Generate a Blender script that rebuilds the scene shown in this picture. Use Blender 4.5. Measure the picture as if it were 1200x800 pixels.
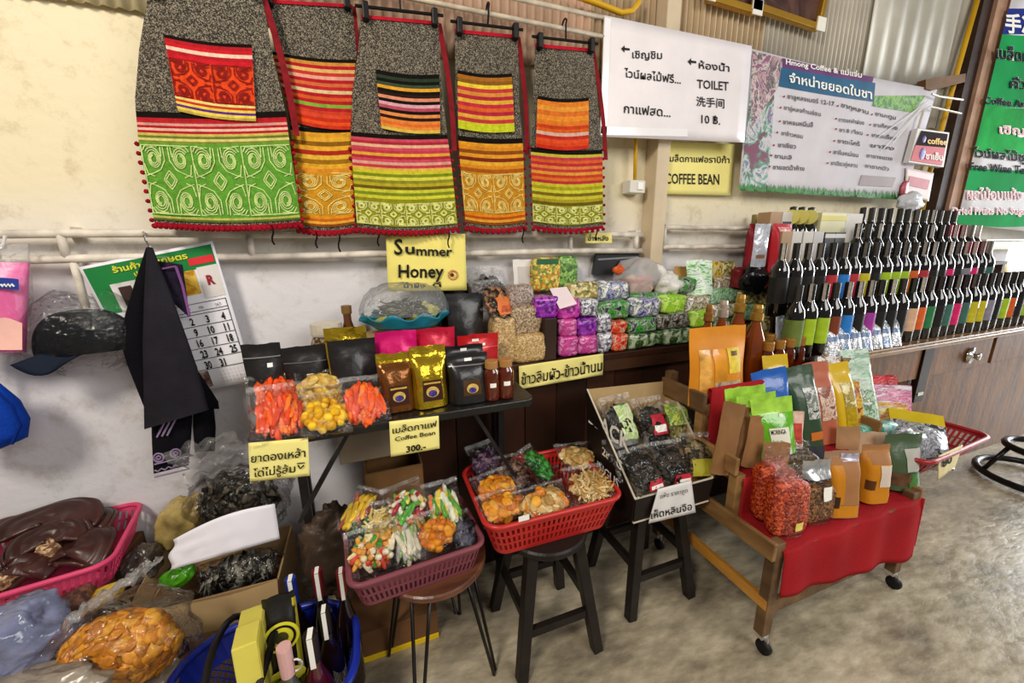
import bpy, math, random
from mathutils import Vector, Matrix, noise
random.seed(7)
for _o in list(bpy.data.objects): bpy.data.objects.remove(_o)
S = bpy.context.scene; COL = S.collection
PI = math.pi; R = math.radians
# ---------------------------------------------------------------- camera, world, lights, exposure
FOC = 460.0; CAM_H = 1.40
PITCH, ROLL, YAW = R(13.4), R(-0.65), R(20.4)
FW = Vector((math.sin(YAW)*math.cos(PITCH), math.cos(YAW)*math.cos(PITCH), -math.sin(PITCH)))
_r = Vector((math.cos(YAW), -math.sin(YAW), 0)); _u = _r.cross(FW)
RT = _r*math.cos(ROLL) + _u*math.sin(ROLL); UP = -_r*math.sin(ROLL) + _u*math.cos(ROLL)
CAM = Vector((0, 0, CAM_H))
cd = bpy.data.cameras.new('camera'); cam = bpy.data.objects.new('camera', cd); COL.objects.link(cam)
cd.sensor_fit = 'HORIZONTAL'; cd.sensor_width = 36; cd.lens = FOC/1200*36; cd.clip_start = .02
cam.matrix_world = Matrix(((RT.x, UP.x, -FW.x, 0), (RT.y, UP.y, -FW.y, 0), (RT.z, UP.z, -FW.z, CAM_H), (0, 0, 0, 1)))
S.camera = cam
w = bpy.data.worlds.new('room_light'); S.world = w; w.use_nodes = True
w.node_tree.nodes['Background'].inputs[0].default_value = (1.0, .95, .88, 1)
w.node_tree.nodes['Background'].inputs[1].default_value = .16
def area(name, loc, target, sx, sy, power, col):
    l = bpy.data.lights.new(name, 'AREA'); l.shape = 'RECTANGLE'; l.size = sx; l.size_y = sy; l.energy = power; l.color = col
    o = bpy.data.objects.new(name, l); COL.objects.link(o); o.location = loc
    o.rotation_euler = (Vector(target)-Vector(loc)).to_track_quat('-Z', 'Y').to_euler(); return o
area('daylight_opening', (8.6, .2, 1.8), (1.5, .8, .3), 3.4, 2.8, 350, (.93, .97, 1))
area('ceiling_lamp', (-1.3, -.5, 3.0), (.2, 1.6, 1.1), .6, .6, 60, (1, .91, .79))
area('shopfront_daylight', (2.4, -2.6, 3.0), (1.2, 1.4, .7), 3.0, 1.6, 100, (1, .97, .93))
S.view_settings.view_transform = 'Standard'; S.view_settings.look = 'None'
S.view_settings.exposure = 0.10; S.view_settings.gamma = 1; S.view_settings.use_curve_mapping = False
S.cycles.transparent_max_bounces = 28; S.cycles.max_bounces = 8
# ---------------------------------------------------------------- helpers
def AT(px, py, y=None, z=None, x=None):
    "point seen at pixel px,py of the photograph on the plane y=, z= or x="
    d = FW + RT*((px-600)/FOC) - UP*((py-400)/FOC)
    k = y/d.y if y is not None else (z-CAM_H)/d.z if z is not None else x/d.x
    return CAM + d*k
def lin(h):
    h = h.lstrip('#'); c = [int(h[i:i+2], 16)/255 for i in (0, 2, 4)]
    return tuple(v/12.92 if v <= .04045 else ((v+.055)/1.055)**2.4 for v in c)+(1,)
_mc = {}
def _base(name):
    m = bpy.data.materials.new(name); m.use_nodes = True; nt = m.node_tree
    return m, nt, nt.nodes['Principled BSDF'], nt.nodes.new('ShaderNodeTexCoord')
def _bump(nt, tc, p, amt, scale, detail=3, kind='noise', dist=.01):
    n = nt.nodes.new('ShaderNodeTexNoise' if kind == 'noise' else 'ShaderNodeTexVoronoi'); n.inputs['Scale'].default_value = scale
    if kind == 'noise': n.inputs['Detail'].default_value = detail
    nt.links.new(tc.outputs['Object'], n.inputs['Vector'])
    b = nt.nodes.new('ShaderNodeBump'); b.inputs['Strength'].default_value = amt; b.inputs['Distance'].default_value = dist
    nt.links.new(n.outputs[0], b.inputs['Height']); nt.links.new(b.outputs[0], p.inputs['Normal'])
def M(col, rough=.5, metal=0, bump=0, bs=40, var=.12, vs=6, coat=0, alpha=1, trans=0, sheen=0, name=None):
    key = (col, rough, metal, bump, bs, var, vs, coat, alpha, trans, sheen)
    if key in _mc: return _mc[key]
    m, nt, p, tc = _base(name or 'paint_'+col.strip('#')); c = lin(col)
    p.inputs['Roughness'].default_value = rough; p.inputs['Metallic'].default_value = metal
    p.inputs['Coat Weight'].default_value = coat; p.inputs['Alpha'].default_value = alpha
    p.inputs['Transmission Weight'].default_value = trans; p.inputs['Sheen Weight'].default_value = sheen; p.inputs['Specular IOR Level'].default_value = .5 if rough < .4 else .22 if rough < .7 else .06
    p.inputs['Base Color'].default_value = c
    if var:
        n = nt.nodes.new('ShaderNodeTexNoise'); n.inputs['Scale'].default_value = vs; n.inputs['Detail'].default_value = 4
        nt.links.new(tc.outputs['Object'], n.inputs['Vector'])
        r = nt.nodes.new('ShaderNodeValToRGB'); r.color_ramp.elements[0].position = .3; r.color_ramp.elements[1].position = .7
        r.color_ramp.elements[0].color = tuple(v*(1-var*1.6) for v in c[:3])+(1,)
        r.color_ramp.elements[1].color = tuple(min(1, v*(1+var)) for v in c[:3])+(1,)
        nt.links.new(n.outputs[0], r.inputs[0]); nt.links.new(r.outputs[0], p.inputs['Base Color'])
    if bump: _bump(nt, tc, p, bump, bs)
    _mc[key] = m; return m
def MP(cols, scale=60, rough=.4, metal=0, bump=.3, bs=90, kind='vor', coat=0, stretch=(1, 1, 1)):
    "printed or grainy pattern of several colours"
    if kind == 'vor' and scale <= 75: kind = 'noi'; scale *= .5
    key = ('mp', tuple(cols), scale, rough, metal, bump, kind, stretch)
    if key in _mc: return _mc[key]
    m, nt, p, tc = _base('pattern_'+cols[0].strip('#')); p.inputs['Roughness'].default_value = rough
    p.inputs['Metallic'].default_value = metal; p.inputs['Coat Weight'].default_value = coat
    mp = nt.nodes.new('ShaderNodeMapping'); mp.inputs['Scale'].default_value = stretch
    nt.links.new(tc.outputs['Object'], mp.inputs[0])
    r = nt.nodes.new('ShaderNodeValToRGB'); r.color_ramp.interpolation = 'CONSTANT' if kind == 'vor' else 'B_SPLINE'; r.color_ramp.interpolation = 'CONSTANT' if kind == 'vor' else 'LINEAR'
    n = nt.nodes.new('ShaderNodeTexVoronoi' if kind == 'vor' else 'ShaderNodeTexNoise'); n.inputs['Scale'].default_value = scale
    nt.links.new(mp.outputs[0], n.inputs['Vector'])
    if kind == 'vor':
        s = nt.nodes.new('ShaderNodeSeparateColor'); nt.links.new(n.outputs['Color'], s.inputs[0]); src = s.outputs[0]
    else:
        n.inputs['Detail'].default_value = 5; n.inputs['Roughness'].default_value = .65; n.inputs['Distortion'].default_value = .8
        mr = nt.nodes.new('ShaderNodeMapRange'); mr.inputs[1].default_value = .36; mr.inputs[2].default_value = .64
        nt.links.new(n.outputs[0], mr.inputs[0]); src = mr.outputs[0]
    nt.links.new(src, r.inputs[0])
    els = r.color_ramp.elements
    while len(els) < len(cols): els.new(.5)
    for i, c in enumerate(cols): els[i].position = i/len(cols); els[i].color = lin(c)
    nt.links.new(r.outputs[0], p.inputs['Base Color'])
    if bump: _bump(nt, tc, p, bump, bs, kind='noise')
    _mc[key] = m; return m
def film_mat(name, tint='#ffffff', base=.035, haze=0.0, bs=45):
    m = bpy.data.materials.new(name); m.use_nodes = True; nt = m.node_tree; nt.nodes.clear()
    N = nt.nodes.new; L = nt.links.new
    out = N('ShaderNodeOutputMaterial'); tr = N('ShaderNodeBsdfTransparent'); gl = N('ShaderNodeBsdfGlossy'); mx = N('ShaderNodeMixShader')
    tr.inputs[0].default_value = lin(tint); gl.inputs['Roughness'].default_value = .11
    tc = N('ShaderNodeTexCoord'); n = N('ShaderNodeTexNoise'); n.inputs['Scale'].default_value = bs; n.inputs['Detail'].default_value = 3
    L(tc.outputs['Object'], n.inputs['Vector']); b = N('ShaderNodeBump'); b.inputs['Strength'].default_value = .7; b.inputs['Distance'].default_value = .02
    L(n.outputs[0], b.inputs['Height']); L(b.outputs[0], gl.inputs['Normal'])
    lw = N('ShaderNodeLayerWeight'); lw.inputs[0].default_value = .25; L(b.outputs[0], lw.inputs['Normal'])
    ad = N('ShaderNodeMath'); ad.operation = 'MULTIPLY_ADD'; L(lw.outputs['Fresnel'], ad.inputs[0]); ad.inputs[1].default_value = .58; ad.inputs[2].default_value = base
    ad.use_clamp = True
    L(ad.outputs[0], mx.inputs[0]); L(tr.outputs[0], mx.inputs[1]); L(gl.outputs[0], mx.inputs[2]); last = mx
    if haze:
        df = N('ShaderNodeBsdfDiffuse'); df.inputs[0].default_value = (.85, .85, .85, 1); m2 = N('ShaderNodeMixShader'); m2.inputs[0].default_value = haze
        L(mx.outputs[0], m2.inputs[1]); L(df.outputs[0], m2.inputs[2]); last = m2
    L(last.outputs[0], out.inputs[0]); return m
FILM = film_mat('clear_film'); HAZE = film_mat('hazy_film', haze=.10); MILK = film_mat('milky_film', haze=.35)

def world_mx(o):
    m = o.matrix_basis.copy(); p = o.parent
    while p: m = p.matrix_basis @ m; p = p.parent
    return m
def tag(o, label=None, cat=None, group=None, kind=None):
    if label: o['label'] = label
    if cat: o['category'] = cat
    if group: o['group'] = group
    if kind: o['kind'] = kind
    return o
def root(name, loc, label, cat, group=None, rz=0):
    o = bpy.data.objects.new(name, None); COL.objects.link(o); o.location = loc; o.rotation_euler = (0, 0, rz)
    o.empty_display_size = .05; return tag(o, label, cat, group)
class MB:
    def __init__(s, T=None): s.v = []; s.f = []; s.m = []; s.T = T
    def add(s, pts, faces, m=0):
        b = len(s.v)
        for p in pts: s.v.append(s.T @ Vector(p) if s.T else Vector(p))
        for k, f in enumerate(faces): s.f.append([b+i for i in f]); s.m.append(m[k] if isinstance(m, list) else m)
    def box(s, c, d, m=0, rot=None, taper=1):
        x, y, z = d[0]/2, d[1]/2, d[2]/2; P = []
        for sz in (-1, 1):
            t = taper if sz < 0 else 1
            for sx, sy in ((-1, -1), (1, -1), (1, 1), (-1, 1)): P.append(Vector((sx*x*t, sy*y*t, sz*z)))
        if rot is not None: P = [rot @ p for p in P]
        P = [p+Vector(c) for p in P]
        s.add(P, [(3, 2, 1, 0), (4, 5, 6, 7), (0, 1, 5, 4), (1, 2, 6, 5), (2, 3, 7, 6), (3, 0, 4, 7)], m)
    def bar(s, a, b, wx, wy, m=0, up=(0, 0, 1), wx2=None, wy2=None):
        a, b = Vector(a), Vector(b); d = (b-a).normalized(); up = Vector(up)
        if abs(d.dot(up)) > .98: up = Vector((0, 1, 0))
        sx = d.cross(up).normalized(); sy = sx.cross(d).normalized(); P = []
        for p, p1, p2 in ((a, wx, wy), (b, wx2 or wx, wy2 or wy)):
            for i, j in ((-1, -1), (1, -1), (1, 1), (-1, 1)): P.append(p+sx*i*p1/2+sy*j*p2/2)
        s.add(P, [(3, 2, 1, 0), (4, 5, 6, 7), (0, 1, 5, 4), (1, 2, 6, 5), (2, 3, 7, 6), (3, 0, 4, 7)], m)
    def grid(s, fn, nu, nv, m=0, closeu=False, flip=False):
        P = [fn(i/nu, j/nv) for j in range(nv+1) for i in range(nu+(0 if closeu else 1))]; W = nu if closeu else nu+1; F = []; mm = []
        for j in range(nv):
            for i in range(nu):
                a, b = j*W+i, j*W+(i+1) % W; q = (a, b, b+W, a+W)
                F.append(q[::-1] if flip else q); mm.append(m((i+.5)/nu, (j+.5)/nv) if callable(m) else m)
        s.add(P, F, mm)
    def tube(s, pts, r, m=0, n=8, closed=False):
        pts = [Vector(p) for p in pts]; K = len(pts); P = []; prev = None
        for i, p in enumerate(pts):
            d = (pts[(i+1) % K]-pts[i-1]) if closed else pts[min(i+1, K-1)]-pts[max(i-1, 0)]
            d = d.normalized() if d.length > 1e-9 else Vector((0, 0, 1))
            if prev is None: a = d.orthogonal().normalized()
            else:
                a = prev-d*prev.dot(d); a = a.normalized() if a.length > 1e-6 else d.orthogonal().normalized()
            prev = a; b = d.cross(a); rr = r[i] if isinstance(r, (list, tuple)) else r
            for k in range(n): t = 2*PI*k/n; P.append(p+(a*math.cos(t)+b*math.sin(t))*rr)
        F = []
        for i in range(K if closed else K-1):
            for k in range(n):
                a0 = i*n+k; a1 = i*n+(k+1) % n; b0 = ((i+1) % K)*n+k; b1 = ((i+1) % K)*n+(k+1) % n; F.append((a0, a1, b1, b0))
        if not closed: F.append(tuple(range(n))[::-1]); F.append(tuple((K-1)*n+k for k in range(n)))
        s.add(P, F, m)
    def lathe(s, prof, n=16, m=0, c=(0, 0, 0), a0=0, a1=2*PI, cap=True):
        full = abs(a1-a0-2*PI) < 1e-6; W = n if full else n+1; P = []; F = []
        for r, z in prof:
            for k in range(W): t = a0+(a1-a0)*k/n; P.append((c[0]+r*math.cos(t), c[1]+r*math.sin(t), c[2]+z))
        for j in range(len(prof)-1):
            for k in range(n): a, b = j*W+k, j*W+(k+1) % W; F.append((a, b, b+W, a+W))
        if cap and full: F.append(tuple(range(W))[::-1]); F.append(tuple((len(prof)-1)*W+k for k in range(W)))
        s.add(P, F, m)
    def blob(s, c, r, m=0, nz=.0, seed=0, nu=8, nv=6, rot=None, ex=1):
        r = (r, r, r) if isinstance(r, (int, float)) else r; c = Vector(c); sp = lambda a: math.copysign(abs(a)**ex, a)
        def fn(u, v):
            t, q = u*2*PI, (v-.5)*PI
            d = Vector((sp(math.cos(q))*sp(math.cos(t)), sp(math.cos(q))*sp(math.sin(t)), sp(math.sin(q))))
            k = 1+nz*noise.noise(d*1.7+Vector((seed*3.1, seed, 0)))
            p = Vector((d.x*r[0], d.y*r[1], d.z*r[2]))*k
            return c+(rot @ p if rot is not None else p)
        s.grid(fn, nu, nv, m, closeu=True)
    def text(s, body, fn, m=0, bold=0):
        V, F, wd = text_geo(body, bold); s.add([fn(x, y) for x, y in V], F, m); return wd
    def pxtext(s, body, p0, p1, hgt, y, m=0, bold=.012, up=(0, -1), off=.003):
        "writing whose baseline runs from p0 to p1 as seen in the photo, on the plane y"
        V, F, wd = text_geo(body, bold); ex = ((p1[0]-p0[0])/wd, (p1[1]-p0[1])/wd); k = hgt/.7
        s.add([AT(p0[0]+ex[0]*a+up[0]*b*k, p0[1]+ex[1]*a+up[1]*b*k, y=y-off) for a, b in V], F, m)
    def build(s, name, mats, parent=None, local=False, smooth=False, bevel=0, solid=0, sub=0):
        me = bpy.data.meshes.new(name); vs = s.v; org = Vector((0, 0, 0))
        if parent is not None and not local:
            inv = world_mx(parent).inverted(); vs = [inv @ p for p in vs]
        elif not local and vs:
            n = len(vs); org = Vector((sum(p.x for p in vs)/n, sum(p.y for p in vs)/n, min(p.z for p in vs))); vs = [p-org for p in vs]
        me.from_pydata([tuple(p) for p in vs], [], s.f); mats = mats if isinstance(mats, (list, tuple)) else [mats]
        for x in mats: me.materials.append(x)
        if len(mats) > 1: me.polygons.foreach_set('material_index', s.m)
        if smooth: me.polygons.foreach_set('use_smooth', [True]*len(me.polygons))
        me.update(); o = bpy.data.objects.new(name, me); COL.objects.link(o); o.location = org
        if parent is not None: o.parent = parent
        if solid: d = o.modifiers.new('thickness', 'SOLIDIFY'); d.thickness = solid; d.offset = 0
        if sub: d = o.modifiers.new('smooth', 'SUBSURF'); d.levels = sub; d.render_levels = sub
        if bevel: d = o.modifiers.new('bevel', 'BEVEL'); d.width = bevel; d.segments = 2; d.limit_method = 'ANGLE'
        return o
_tc = {}
def text_geo(body, bold=0):
    key = (body, bold)
    if key not in _tc:
        c = bpy.data.curves.new('writing', 'FONT'); c.body = body; c.resolution_u = 2; c.offset = bold
        o = bpy.data.objects.new('writing', c); COL.objects.link(o)
        me = bpy.data.meshes.new_from_object(o.evaluated_get(bpy.context.evaluated_depsgraph_get()))
        V = [(v.co.x, v.co.y) for v in me.vertices]; F = [tuple(p.vertices) for p in me.polygons]
        bpy.data.objects.remove(o); bpy.data.curves.remove(c); bpy.data.meshes.remove(me)
        x0 = min((a for a, b in V), default=0); V = [(a-x0, b) for a, b in V]
        _tc[key] = (V, F, max((a for a, b in V), default=1))
    return _tc[key]
def copy_tree(o, parent=None):
    c = o.copy(); COL.objects.link(c)
    if parent is not None: c.parent = parent
    for ch in list(o.children): copy_tree(ch, c)
    return c
def setmat(o, m):
    if o.data.materials[0] is not m:
        o.material_slots[0].link = 'OBJECT'; o.material_slots[0].material = m
def struct(o, name=None): o['kind'] = 'structure'; return o
ORD = ['first','second','third','fourth','fifth','sixth','seventh','eighth','ninth','tenth','eleventh','twelfth','thirteenth','fourteenth','fifteenth','sixteenth','seventeenth','eighteenth','nineteenth','twentieth','twenty-first','twenty-second','twenty-third','twenty-fourth','twenty-fifth','twenty-sixth','twenty-seventh','twenty-eighth','twenty-ninth','thirtieth']
INK = M('#15130f', .6, var=0); PAPER = M('#f1e68f', .7, bump=.15, bs=18, var=.04); WHITE = M('#f1eff0', .6, bump=.1, bs=12, var=.03)
REDP = M('#c3202c', .5, var=.05); TAGW = M('#f4f2ea', .6, var=0)
# ---------------------------------------------------------------- the room
WY = 1.65
def floor_mat():
    m, nt, p, tc = _base('worn_concrete'); N = nt.nodes.new; L = nt.links.new
    n1 = N('ShaderNodeTexNoise'); n1.inputs['Scale'].default_value = 2.6; n1.inputs['Detail'].default_value = 8; n1.inputs['Roughness'].default_value = .7
    mp = N('ShaderNodeMapping'); mp.inputs['Rotation'].default_value = (0, 0, .6); mp.inputs['Scale'].default_value = (1, 2.4, 1); L(tc.outputs['Object'], mp.inputs[0]); L(mp.outputs[0], n1.inputs['Vector'])
    r = N('ShaderNodeValToRGB'); e = r.color_ramp.elements; e[0].position = .32; e[0].color = lin('#6b6152'); e[1].position = .72; e[1].color = lin('#d2c6ab')
    x = e.new(.5); x.color = lin('#a3977f'); L(n1.outputs[0], r.inputs[0])
    n2 = N('ShaderNodeTexNoise'); n2.inputs['Scale'].default_value = 14; n2.inputs['Detail'].default_value = 6; L(mp.outputs[0], n2.inputs['Vector'])
    mx = N('ShaderNodeMix'); mx.data_type = 'RGBA'; mx.blend_type = 'OVERLAY'; mx.inputs[0].default_value = .4; L(r.outputs[0], mx.inputs[6]); L(n2.outputs[0], mx.inputs[7]); L(mx.outputs[2], p.inputs['Base Color'])
    mr = N('ShaderNodeMapRange'); mr.inputs[1].default_value = .35; mr.inputs[2].default_value = .7; mr.inputs[3].default_value = .2; mr.inputs[4].default_value = .42
    L(n2.outputs[0], mr.inputs[0]); L(mr.outputs[0], p.inputs['Roughness'])
    b = N('ShaderNodeBump'); b.inputs['Strength'].default_value = .3; b.inputs['Distance'].default_value = .010; L(n2.outputs[0], b.inputs['Height']); L(b.outputs[0], p.inputs['Normal'])
    return m
def wall_mat():
    m, nt, p, tc = _base('limewashed_wall'); N = nt.nodes.new; L = nt.links.new
    g = N('ShaderNodeNewGeometry'); sx = N('ShaderNodeSeparateXYZ'); L(g.outputs['Position'], sx.inputs[0])
    n = N('ShaderNodeTexNoise'); n.inputs['Scale'].default_value = 3.5; n.inputs['Detail'].default_value = 7; L(tc.outputs['Object'], n.inputs['Vector'])
    ma = N('ShaderNodeMath'); ma.operation = 'MULTIPLY_ADD'; L(n.outputs[0], ma.inputs[0]); ma.inputs[1].default_value = .16; L(sx.outputs[2], ma.inputs[2])
    r = N('ShaderNodeValToRGB'); e = r.color_ramp.elements; e[0].position = .5; e[0].color = lin('#dad8dc'); e[1].position = .62; e[1].color = lin('#e4d8b6')
    d = N('ShaderNodeMath'); d.operation = 'DIVIDE'; L(ma.outputs[0], d.inputs[0]); d.inputs[1].default_value = 2.75; L(d.outputs[0], r.inputs[0])
    n2 = N('ShaderNodeTexNoise'); n2.inputs['Scale'].default_value = 9; n2.inputs['Detail'].default_value = 9; n2.inputs['Roughness'].default_value = .75; L(tc.outputs['Object'], n2.inputs['Vector'])
    r2 = N('ShaderNodeValToRGB'); r2.color_ramp.elements[0].position = .28; r2.color_ramp.elements[0].color = lin('#c2b59b'); r2.color_ramp.elements[1].position = .48; r2.color_ramp.elements[1].color = (1, 1, 1, 1); L(n2.outputs[0], r2.inputs[0])
    mx = N('ShaderNodeMix'); mx.data_type = 'RGBA'; mx.blend_type = 'MULTIPLY'; mx.inputs[0].default_value = .6; L(r.outputs[0], mx.inputs[6]); L(r2.outputs[0], mx.inputs[7]); L(mx.outputs[2], p.inputs['Base Color'])
    p.inputs['Roughness'].default_value = .75; _bump(nt, tc, p, .25, 30, 5); return m
b = MB(); b.box((2, -.3, -.03), (12, 5.4, .06)); struct(b.build('floor', floor_mat()))
b = MB(); b.box((1.75, WY+.06, 1.06), (9.5, .12, 2.13)); struct(b.build('wall_back', wall_mat()))
# corrugated sheets above the wall
for nm, x0, x1, pit, amp, col in (('wall_upper', -3, -.30, .036, .007, '#cfc198'), ('wall_upper', -.32, .98, .036, .008, '#d8b59a'), ('wall_upper', .96, 1.95, .034, .008, '#c4ab88'),
                                  ('wall_upper', 1.93, 2.72, .034, .007, '#b8b0a0'), ('wall_upper', 2.70, 6.5, .13, .008, '#b9b4a6')):
    b = MB(); n = int((x1-x0)/pit*6)
    yy = WY-.012-(.006 if x0 < -1 or pit > .1 else 0)
    b.grid(lambda u, v: (x0+(x1-x0)*u, yy+amp*math.sin(2*PI*(x0+(x1-x0)*u)/pit), (2.072 if x0 < -1 else 2.10)+.012*math.sin(9*u)+1.5*v), n, 2, 0)
    struct(b.build(nm, M(col, .5, .15, bump=.1, bs=20, var=.16, vs=3, name='corrugated_'+col[1:]), smooth=True, solid=.0015))
# painted post between the two stretches of rail, leaning timber post by the green banner
POST = M('#d2c0a2', .6, bump=.15, bs=14, var=.1)
b = MB(); p0 = AT(768, 320, y=1.57); b.box((p0.x, 1.61, 1.75), (.072, .08, 3.3)); struct(b.build('trim_1', POST, bevel=.004))
def px_prism(b, q, y, d, m=0):
    F = [AT(*p, y=y) for p in q]; B = [p+Vector((0, d, 0)) for p in F]; n = len(q)
    b.add(F+B, [tuple(range(n)), tuple(range(n, 2*n))[::-1]]+[(i, i+n, (i+1) % n+n, (i+1) % n) for i in range(n)], m)
b = MB(); px_prism(b, [(1156, -12), (1176, -12), (1102, 290), (1086, 290)], 1.58, .06); struct(b.build('trim_2', M('#3a2820', .6, bump=.3, bs=25, var=.3)))
b = MB(); px_prism(b, [(1173, -12), (1190, -12), (1118, 290), (1101, 290)], 1.56, .085); struct(b.build('trim_3', M('#b08a70', .65, bump=.3, bs=20, var=.25)))
# white pipe rails
RAILM = M('#ddd4c6', .45, bump=.2, bs=30, var=.22, vs=14)
def rail(name, xs, zu, zl, posts, label, y=1.595, r=.0125):
    t = root(name, (xs[0], y, zl), label, 'pipe rail')
    for z in (zu, zl):
        b = MB(); b.tube([(xs[0]+(xs[1]-xs[0])*i/14, y+.002*math.sin(i*2.3), z+.002*math.sin(i*1.7)) for i in range(15)], r); b.build('pipe', RAILM, t, smooth=True)
    for x in posts:
        b = MB(); b.tube([(x, y, zu), (x, y, zl)], .011); b.build('upright', RAILM, t, smooth=True)
    for x in posts[::2]:
        b = MB(); b.box((x+.01, (y+WY)/2, zu+.005), (.03, WY-y, .03)); b.build('wall_bracket', RAILM, t)
zu = AT(300, 274, y=1.595).z; zl = AT(300, 300, y=1.595).z
rail('pipe_rail', (-1.6, AT(752, 280, y=1.595).x), zu, zl, [AT(x, 290, y=1.595).x for x in (75, 294, 468, 668, 745)], 'long pair of white painted pipes along the wall behind the hanging bags')
zu2 = AT(830, 267, y=1.6).z; zl2 = AT(830, 289, y=1.6).z
rail('pipe_rail', (AT(776, 280, y=1.6).x, 2.35), zu2, zl2, [AT(777, 280, y=1.6).x], 'short pair of peeling white pipes to the right of the painted post', r=.012)
# vertical pipe stub under the rail
b = MB(); p = AT(90, 320, y=1.6); b.tube([(p.x, 1.6, zl), (p.x, 1.6, zl-.16)], .011); tag(b.build('pipe_stub', RAILM, smooth=True), 'short white pipe running down from the rail beside the calendar', 'pipe')
# curtain rods that carry the bags
ROD = M('#c9b9a0', .45, var=.2, vs=20)
for a, bb, lab in (((480, -6), (707, 46), 'thin beige rod that carries the hanging bags on hooks'), ((560, -14), (707, 23), 'upper beige rod above the hanging bags, by the corrugated sheets')):
    A, B = AT(*a, y=1.535), AT(*bb, y=1.535); A.z = B.z = (A.z+B.z)/2; A.x = -.75
    b = MB(); b.tube([A, B], .008); tag(b.build('hanging_rod', ROD, smooth=True), lab, 'rod')
    if bb[1] == 46: RODZ = B.z
# yellow conduit
YEL = M('#d9a81c', .4, var=.1)
b = MB(); b.tube([AT(*p, y=1.58) for p in ((672, -6), (700, 4), (728, 15), (741, 13), (748, 4), (750, -10))], .011); tag(b.build('electrical_conduit', YEL, smooth=True), 'bent yellow conduit above the white toilet notice', 'conduit')
b = MB(); b.tube([AT(*p, y=1.60) for p in ((748, 40), (745, 160), (744, 212))], .008); tag(b.build('electrical_conduit', YEL, smooth=True), 'straight yellow conduit running down to the light switch', 'conduit')
b = MB(); b.tube([AT(*p, y=1.60) for p in ((1148, -10), (1122, 82), (1090, 200), (1080, 250))], .014); tag(b.build('electrical_conduit', YEL, smooth=True), 'tall yellow conduit beside the dark timber post', 'conduit')
# light switch
p = AT(745, 219, y=1.6); t = root('light_switch', (p.x, 1.6, p.z), 'white light switch box beside the painted post', 'switch')
b = MB(); b.box((p.x, 1.615, p.z), (.085, .06, .055)); b.build('switch_box', M('#dcdad0', .4, var=.03), t, bevel=.004)
b = MB(); b.box((p.x+.012, 1.583, p.z+.002), (.03, .008, .032)); b.build('rocker', M('#f4f3ee', .3, var=0), t, bevel=.002)
# ---------------------------------------------------------------- embroidered bags on skirt hangers
GREYF = MP(['#1a1613', '#6f6656', '#2d2823', '#8f8570', '#453e35'], 420, .9, bump=.4, bs=500)
BLK = M('#17130f', .85, var=.1, vs=60); REDT = M('#b01a2b', .8, var=.15, vs=60, bump=.4, bs=200)
def yarn(c): return M(c, .85, bump=.5, bs=320, var=.14, vs=70)
def outline(pts):
    def f(yp):
        for (x0, y0), (x1, y1) in zip(pts, pts[1:]):
            if yp <= y1: return x0+(x1-x0)*(yp-y0)/(y1-y0)
        (x0, y0), (x1, y1) = pts[-2:]; return x0+(x1-x0)*(yp-y0)/(y1-y0)
    return f
def motif(nx, ny):
    "scrolling applique lines on an nx by ny grid of cells, as polylines in 0..1"
    L = []
    for i in range(nx):
        for j in range(ny):
            for sx in (-1, 1):
                for sy in (-1, 1):
                    def put(P): L.append([((i+.5+sx*a)/nx, (j+.5+sy*c)/ny) for a, c in P])
                    for r0 in (.175, .135, .095):
                        put([(.27+r0*(1-.55*k/14)*math.cos(.6+k*.52), .29+r0*(1-.55*k/14)*math.sin(.6+k*.52)) for k in range(15)])
                    put([(0, .13), (.07, .07), (.13, 0)]); put([(.05, .46), (.05, .27), (.16, .14), (.30, .09), (.46, .05)])
                    put([(.10, .47), (.11, .32)]); put([(.09, .0), (.0, .09)]); put([(.47, .22), (.43, .08), (.30, .04)]); put([(.16, .46), (.40, .47), (.46, .40)])
            L.append([((i+.02)/nx, (j+.02)/ny), ((i+.98)/nx, (j+.02)/ny)]); L.append([((i+.02)/nx, (j+.98)/ny), ((i+.98)/nx, (j+.98)/ny)])
            L.append([((i+.02)/nx, (j+.02)/ny), ((i+.02)/nx, (j+.98)/ny)])
    return L
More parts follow.
